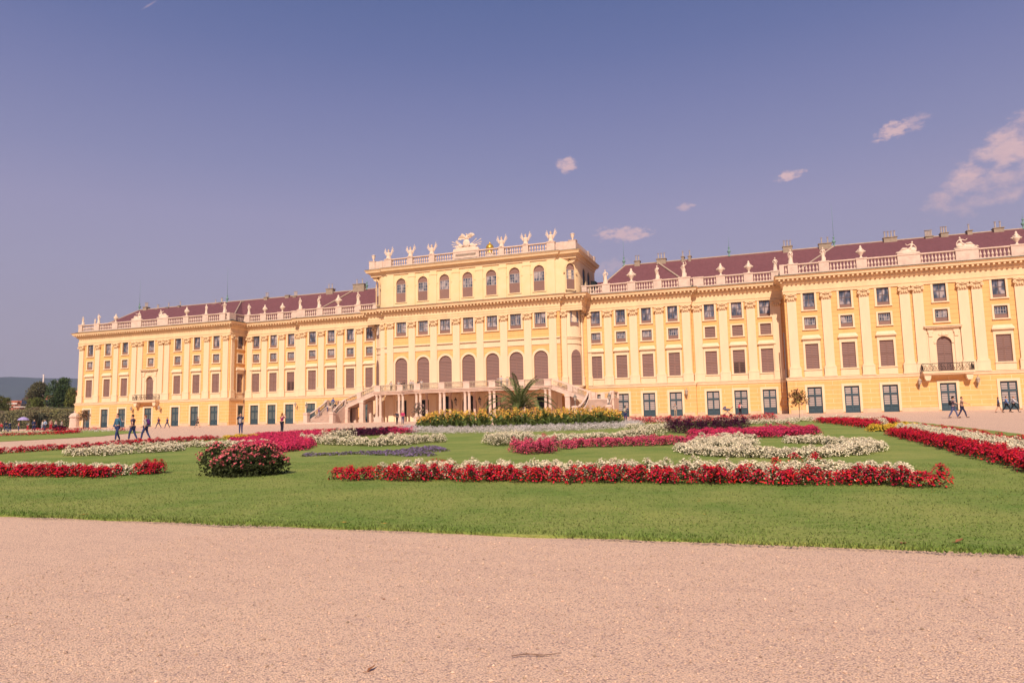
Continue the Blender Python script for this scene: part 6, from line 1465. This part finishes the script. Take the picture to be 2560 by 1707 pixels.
# hills
def hills(name, dist, h0, h1, a0, a1, col, seed, n=90):
    mb = MB(); vs = []; fs = []
    for i in range(n+1):
        a = a0+(a1-a0)*i/n; hh = h0+(h1-h0)*(.5+.5*noise.noise(Vector((i*.07,seed,0))))+10*noise.noise(Vector((i*.6,seed,4)))+6*noise.noise(Vector((i*1.9,seed,7)))
        for j, (dd, q) in enumerate(((0,0),(dist*.07,.55),(dist*.16,1.0),(dist*.3,.6))):
            r = dist+dd; vs.append((45+r*sin(a), -110+r*cos(a), -5+hh*q))
    for i in range(n):
        for j in range(3): fs.append((i*4+j,(i+1)*4+j,(i+1)*4+j+1,i*4+j+1))
    mb.add(vs, fs); return tag(mb.build(name, mat('wooded_hill_'+str(seed), col, .95, .75, .006, detail=10), smooth=True), kind='structure')
hills('hills', 4300, 278, 322, radians(-75), radians(-35), (0.030,0.040,0.030), 2)
hills('near_hills', 2300, 52, 80, radians(-75), radians(-35), (0.06,0.062,0.03), 5)
# ================================================================ PEOPLE
BLUE = (0.035,0.06,0.16); DEN = (0.03,0.045,0.13); BLK = (0.015,0.015,0.02); WHT = (0.62,0.52,0.48); GRY = (0.35,0.30,0.28); BR = (0.07,0.035,0.02); RED = (0.5,0.03,0.05)
person(2.8, -72.5, -.15, 1.93, 'man in a teal sweater and jeans walking behind the long red flower row', (0.05,0.13,0.20), DEN, stride=.45, arms='down')
person(3.2, -71.6, -1.25, 1.84, 'man in a dark sleeveless vest and jeans looking left beside the teal sweater man', (0.10,0.07,0.10), DEN, stride=.5, arms='swing', sleeves='short')
o, J = person(3.95, -71.2, -1.1, 1.78, 'person in a pale grey jacket carrying a purple backpack, right of the vest man', GRY, DEN, hair=(0.25,0.09,0.05), stride=.6, arms='swing')
carried('backpack', J, o, 'purple and red backpack on the person in the pale grey jacket', (0.10,0.02,0.16))
person(-46.2, -28.9, 1.2, 1.6, 'distant child in a white top reaching out behind the teal sweater man', WHT, BLUE, stride=.5, arms=('reach','side'))
o, J = person(-42.8, -25.2, -1.5, 1.74, 'distant person in a dark top striding left along the left end block', (0.04,0.04,0.10), DEN, stride=1.0, arms='swing')
carried('backpack', J, o, 'small dark red backpack on the striding person by the left end block', (0.2,0.03,0.06))
person(-41.9, -24.4, -1.5, 1.68, 'distant companion walking just behind the striding person', (0.12,0.10,0.22), DEN, stride=.9)
person(-35.2, -25.2, -1.3, 1.6, 'distant girl in a black top with bare legs walking left in front of the doors', BLK, BLK, hair=BR, stride=.9, arms='swing', sleeves='short', legs='short')
o, J = person(2.3, -59.6, .3, 1.80, 'dark haired woman in a navy coat looking at a phone near the yellow patch', (0.02,0.035,0.10), DEN, hair=BLK[:3], longhair=True, arms='phone')
carried('handbag', J, o, 'patterned grey bag hanging in front of the woman in the navy coat', (0.40,0.33,0.33), 'front', (.14,.07,.22), 'bag')
person(4.1, -56.4, 2.9, 1.77, 'woman in a magenta top and dark trousers photographing the palace', (0.26,0.02,0.10), (0.02,0.02,0.04), hair=(0.22,0.09,0.03), longhair=True, arms=('phone','phone'), sleeves='short')
person(.3, -28.4, -.2, 1.66, 'person in black beside the one in the pink top under the terrace', (0.03,0.03,0.05), BLK, arms=('side','down'))
person(1.0, -28.2, .2, 1.74, 'person in a pink top and jeans in front of the terrace columns', (0.50,0.03,0.12), DEN, arms='bag')
o, J = person(31.5, -36.9, 2.9, 1.66, 'woman in a hooded navy top and jeans seen from behind right of the cannas', (0.03,0.05,0.12), DEN, hair=(0.02,0.015,0.015), longhair=True, arms=('phone','phone'))
carried('backpack', J, o, 'pale patterned backpack on the woman right of the cannas', (0.45,0.40,0.30))
person(34.3, -18.2, .0, 1.76, 'man in a pale sweater holding a camera to his face near the doors', (0.42,0.36,0.33), (0.38,0.28,0.20), arms='phone')
o, J = person(42.1, -18.6, 2.6, 1.68, 'woman with long dark hair in a pale top beside the grey pram', (0.62,0.50,0.48), BLK, hair=(0.03,0.015,0.01), longhair=True, arms=('reach','down'))
carried('backpack', J, o, 'bright pink backpack on the woman beside the pram', (0.75,0.14,0.18))
o, J = person(59.4, -43.8, 1.35, 1.74, 'woman in a grey top and black cap striding right past the right doors', (0.14,0.10,0.13), (0.10,0.11,0.22), hair=BLK[:3], stride=.7, arms=('reach','bag'), sleeves='short', hat=BLK)
carried('backpack', J, o, 'black backpack on the woman with the black cap', BLK)
person(60.2, -43.0, 1.4, 1.72, 'woman in a beige top and navy trousers walking beside the capped woman', (0.42,0.26,0.20), (0.03,0.03,0.08), hair=BR, stride=.7, arms=('reach','down'), sleeves='short')
person(67.0, -26.4, 1.3, 1.58, 'distant girl in a navy top and short skirt near the right end door', (0.06,0.08,0.16), (0.10,0.05,0.04), hair=BR, longhair=True, stride=.7, arms='bag', legs='short')
person(67.8, -26.0, 1.3, 1.66, 'distant man in a blue shirt walking at the right edge', (0.16,0.25,0.50), BLK, stride=.9, arms='down')
person(68.5, -25.7, 1.35, 1.62, 'distant person in a white shirt and black leggings, rightmost of the walkers', (0.60,0.58,0.62), BLK, hair=(0.3,0.12,0.05), stride=1.0, arms='swing')
# pram
m = MB(); m.ball((0,0,.72), .36,.22,.14, 10, 6); m.tube([(-.30,-.2,.2),(.1,-.2,.62),(.55,-.18,1.0),(.62,.18,1.0),(.1,.2,.62),(-.30,.2,.2)], .02, 6); m.tube([(.35,-.2,.2),(-.05,-.2,.62)], .02, 6); m.tube([(.35,.2,.2),(-.05,.2,.62)], .02, 6)
o = m.build('pram', cloth((0.16,0.14,0.17)), smooth=True); q = MB(); q.prism([(-.1,.70)]+[(-.12-.36*cos(t),.70+.40*sin(t)) for t in [i*pi/2/7+.0 for i in range(8)]], -.21, .21); q.build('canopy', cloth((0.14,0.11,0.15)), o)
for x in (-.32,.36):
    for y in (-.22,.22): q = MB(); q.tube([(x,y-.02,.14),(x,y+.02,.14)], .14, 12); q.build('wheel', m_black, o)
o.location = (40.6,-18.9,G(-18.9)); o.rotation_euler = (0,0,.1); o.scale = (1.15,)*3; tag(o, 'grey folding pram standing left of the woman with the pink backpack', 'pram')
# people on the terrace and the stairs
TG = 'people on the terrace'
for i, (x, H, top, low, arms, rz, lb) in enumerate([(-12.7,1.72,WHT,BLK,'phone',0,'person in a white shirt photographing, leftmost on the terrace'),(-11.35,1.8,(0.45,0.38,0.34),(0.05,0.07,0.15),'down',.4,'person in a pale shirt, second from the left on the terrace'),
    (-10.8,1.6,BLK,(0.08,0.1,0.2),'down',-.3,'long haired person in black, third from the left on the terrace'),(-9.6,1.72,BLK,(0.05,0.07,0.15),'bag',2.6,'person in black with back to the railing, fourth from the left on the terrace'),
    (-8.4,1.76,(0.5,0.42,0.4),BLK,'down',.2,'person in a pale top left of the pair on the terrace'),(-8.0,1.66,(0.55,0.45,0.42),(0.1,0.08,0.1),'down',-.2,'shorter person in a pale top right of the pair on the terrace'),
    (-7.1,1.7,(0.03,0.03,0.03),BLK,'down',.9,'dark haired person in black leaning near the terrace post'),(-6.5,1.76,(0.52,0.42,0.4),(0.25,0.2,0.2),'down',.3,'person in a beige top beside the dark haired one on the terrace'),
    (7.1,1.8,(0.5,0.45,0.45),BLUE,'side',0,'person with a raised arm on the terrace left of the palm fronds'),(8.05,1.62,(0.5,0.4,0.38),GRY,'down',0,'lone person in a pale top standing behind the palm fronds')]):
    y = -7.4 if abs(x) > 9.7 else -8.2
    person(x*(1 if y < -8 else 1)+(.3 if y > -8 else 0), y, rz, H, lb, top, low, hair=BLK if i%3 else BR, arms=arms, z=4.69, group=TG, longhair=(i in (2,6)), sleeves='short' if i%2 else 'long')
def stz(y): return ZL-(ZL+.2)*(-8.3-y)/5.1
person(-22.5, -8.9, 3.0, 1.8, 'man in a blue shirt climbing the left staircase near the landing', (0.07,0.10,0.28), (0.06,0.08,0.2), z=stz(-9.0)+.02, stride=.5)
person(-22.9, -9.9, 2.9, 1.25, 'child in white top and blue trousers climbing behind the man in the blue shirt', (0.5,0.42,0.4), (0.04,0.05,0.2), z=stz(-10.05)+.02, stride=.4)
person(-23.4, -11.5, 2.6, 1.6, 'person in a violet top low on the left staircase', (0.16,0.08,0.2), (0.4,0.36,0.4), z=stz(-11.7)+.02, stride=.6)
person(-21.7, -9.4, 0, 1.5, 'person in black and white sitting low at the top of the left staircase', BLK, (0.4,0.36,0.36), z=stz(-9.6)-.25, arms='bag')
# far left crowd
CG = 'visitors in front of the hedge'
crowd = [(-64.4,-34.1,1.5,RED,BLK,'small visitor in a red top at the very left edge'),(-61.7,-35.3,1.82,(0.03,0.03,0.06),BLUE,'tall visitor in a dark jacket with a hat, second from the left edge'),(-63.1,-33.7,1.6,BLUE,BLUE,'visitor in dark blue beside the tall one with the hat'),
  (-71.9,-26.1,1.5,(0.45,0.18,0.15),DEN,'visitor in a dusty red top left of the umbrella'),(-64.5,-29.9,1.62,WHT,RED,'visitor in white top and red trousers standing under the lavender umbrella'),(-63.6,-29.6,1.85,DEN,DEN,'tall visitor in dark blue directly right of the umbrella'),
  (-65.4,-28.1,1.7,(0.4,0.2,0.08),DEN,'visitor in an orange brown top right of the tall blue one'),(-62.4,-29.1,1.7,WHT,(0.4,0.4,0.5),'visitor in a white shirt, left of the group near the purple shrub'),(-60.1,-30.4,1.8,(0.35,0.42,0.6),DEN,'visitor in a light blue shirt bending near the purple shrub'),
  (-64.9,-25.8,1.75,(0.5,0.25,0.2),RED,'visitor in a salmon top directly behind the purple shrub'),(-67.9,-22.6,1.65,(0.7,0.6,0.52),DEN,'visitor in a bright white top right of the purple shrub'),(-70.8,-19.3,1.6,GRY,GRY,'visitor in grey close to the sentry box')]
for i, (x, y, H, top, low, lb) in enumerate(crowd):
    person(x, y, [0,1.4,-1.3,2.8][i%4], H, lb, top, low, hair=BR if i%2 else BLK, stride=[0,.6,.3][i%3], arms=['down','bag','swing'][i%3], group=CG, hat=(BLK if i == 1 else None))
m = MB(); m.lathe([(.02,2.18),(.3,2.12),(.62,1.95),(.85,1.68)], 0, 0, 0, 10); m.lathe([(.84,1.67),(.6,1.93),(.28,2.10),(.01,2.15)], 0, 0, 0, 10); q = MB(); q.tube([(0,0,1.0),(0,0,2.28)], .015, 6)
o = m.build('umbrella', cloth((0.42,0.33,0.62)), smooth=False); q.build('shaft', m_metal, o); o.location = (-64.9,-30.4,G(-30)+.1); tag(o, 'open lavender umbrella held over a visitor on the far left', 'umbrella')
# person on the roof terrace
person(6.6, -2.2, .3, 1.75, 'person in dark blue whose head shows above the attic balustrade, right of the golden crown', (0.02,0.03,0.1), DEN, hair=(0.01,0.01,0.03), z=26.25)
# ---------------------------------------------------------------- fallen leaves and twig
m_leaf = [mat('dry_leaf_a', (0.55,0.30,0.05), .8, .3, 20), mat('dry_leaf_b', (0.30,0.12,0.05), .8, .3, 20)]
def leaf(x, y, s, c, label, rz):
    m = MB(); pts = [(0,0,.004),(.5,-.28,.05),(1.0,-.12,.02),(1.35,0,.07),(1.0,.16,.03),(.5,.3,.06)]; m.add([(a*s,b*s,cz*s*2) for a,b,cz in pts]+[(.6*s,0,.0)], [(0,1,6),(1,2,6),(2,3,6),(3,4,6),(4,5,6),(5,0,6)]); m.tube([(0,0,.004),(-.4*s,.1*s,.01)], .0015, 4)
    o = m.build('fallen_leaf', m_leaf[c]); o.location = (x,y,G(y)+(.05 if y > -101.8 else .006)); o.rotation_euler = (R.uniform(-.3,.3),R.uniform(-.3,.3),rz); return tag(o, label, 'leaf', 'fallen leaves')
leaf(43.24, -106.23, .06, 1, 'brown dry leaf on the near gravel, lower of two left of centre', 1.4)
leaf(42.49, -104.77, .035, 1, 'tiny dark leaf on the gravel above the brown dry leaf', 0.6)
leaf(38.64, -100.16, .05, 0, 'yellow leaf on the lawn left of the long red bed', 2.4)
leaf(40.02, -101.58, .05, 0, 'yellow leaf at the lawn edge below the left end of the long bed', 0.9)
leaf(40.63, -101.56, .05, 0, 'yellow leaf at the lawn edge, right of the other lawn edge leaf', 0.4)
leaf(44.45, -98.64, .05, 0, 'pale brown leaf in the middle of the near lawn', 2.4)
leaf(44.28, -100.03, .04, 0, 'small yellow leaf below the pale brown leaf', 5.5)
leaf(44.14, -99.69, .03, 0, 'tiny whitish leaf left of the small yellow leaf', 4.8)
leaf(42.94, -100.30, .04, 0, 'small pale leaf on the lawn below the middle of the long bed', 4.6)
leaf(48.61, -97.56, .06, 0, 'yellow leaf on the right lawn beyond the end of the long bed', 1.3)
leaf(47.90, -96.98, .05, 0, 'yellow leaf on the lawn just below the right part of the long bed', 3.2)
leaf(48.16, -99.02, .04, 0, 'whitish leaf on the right lawn', 1.7)
leaf(46.71, -101.66, .09, 1, 'curled brown leaf on the right lawn edge', 1.0)
leaf(47.23, -101.50, .08, 1, 'light brown leaf on the lawn edge near the right border', 0.6)
leaf(35.42, -101.72, .09, 0, 'yellowish leaf on the left lawn edge', 1.3)
leaf(44.62, -100.01, .03, 0, 'tiny cream leaf on the near lawn right of the small yellow leaf', 5.6)
m = MB(); m.tube([(-.15,0,.012),(-.05,.012,.02),(.05,.0,.016),(.15,.02,.02)], [.003,.0035,.003,.002], 5); m.tube([(.0,.006,.012),(.05,-.02,.014)], [.002,.001], 4); o = m.build('twig', mat('dry_twig', (0.22,0.12,0.08), .8, .3, 30)); o.location = (44.11,-105.72,G(-105.72)); o.rotation_euler = (0,0,.3); tag(o, 'small dry twig lying on the near gravel', 'twig')
# ---------------------------------------------------------------- haze over the whole scene
mh = bpy.data.materials.new('haze_air'); mh.use_nodes = True; mh.node_tree.nodes.clear()
_o = mh.node_tree.nodes.new('ShaderNodeOutputMaterial'); _v = mh.node_tree.nodes.new('ShaderNodeVolumePrincipled'); mh.node_tree.links.new(_v.outputs[0], _o.inputs['Volume'])
_v.inputs['Density'].default_value = 1.1e-4; _v.inputs['Color'].default_value = (0.62,0.72,0.95,1)
HZ = MB(); HZ.box(-6600,6600,-3400,8400,-22,430); tag(HZ.build('haze', mh), kind='stuff')
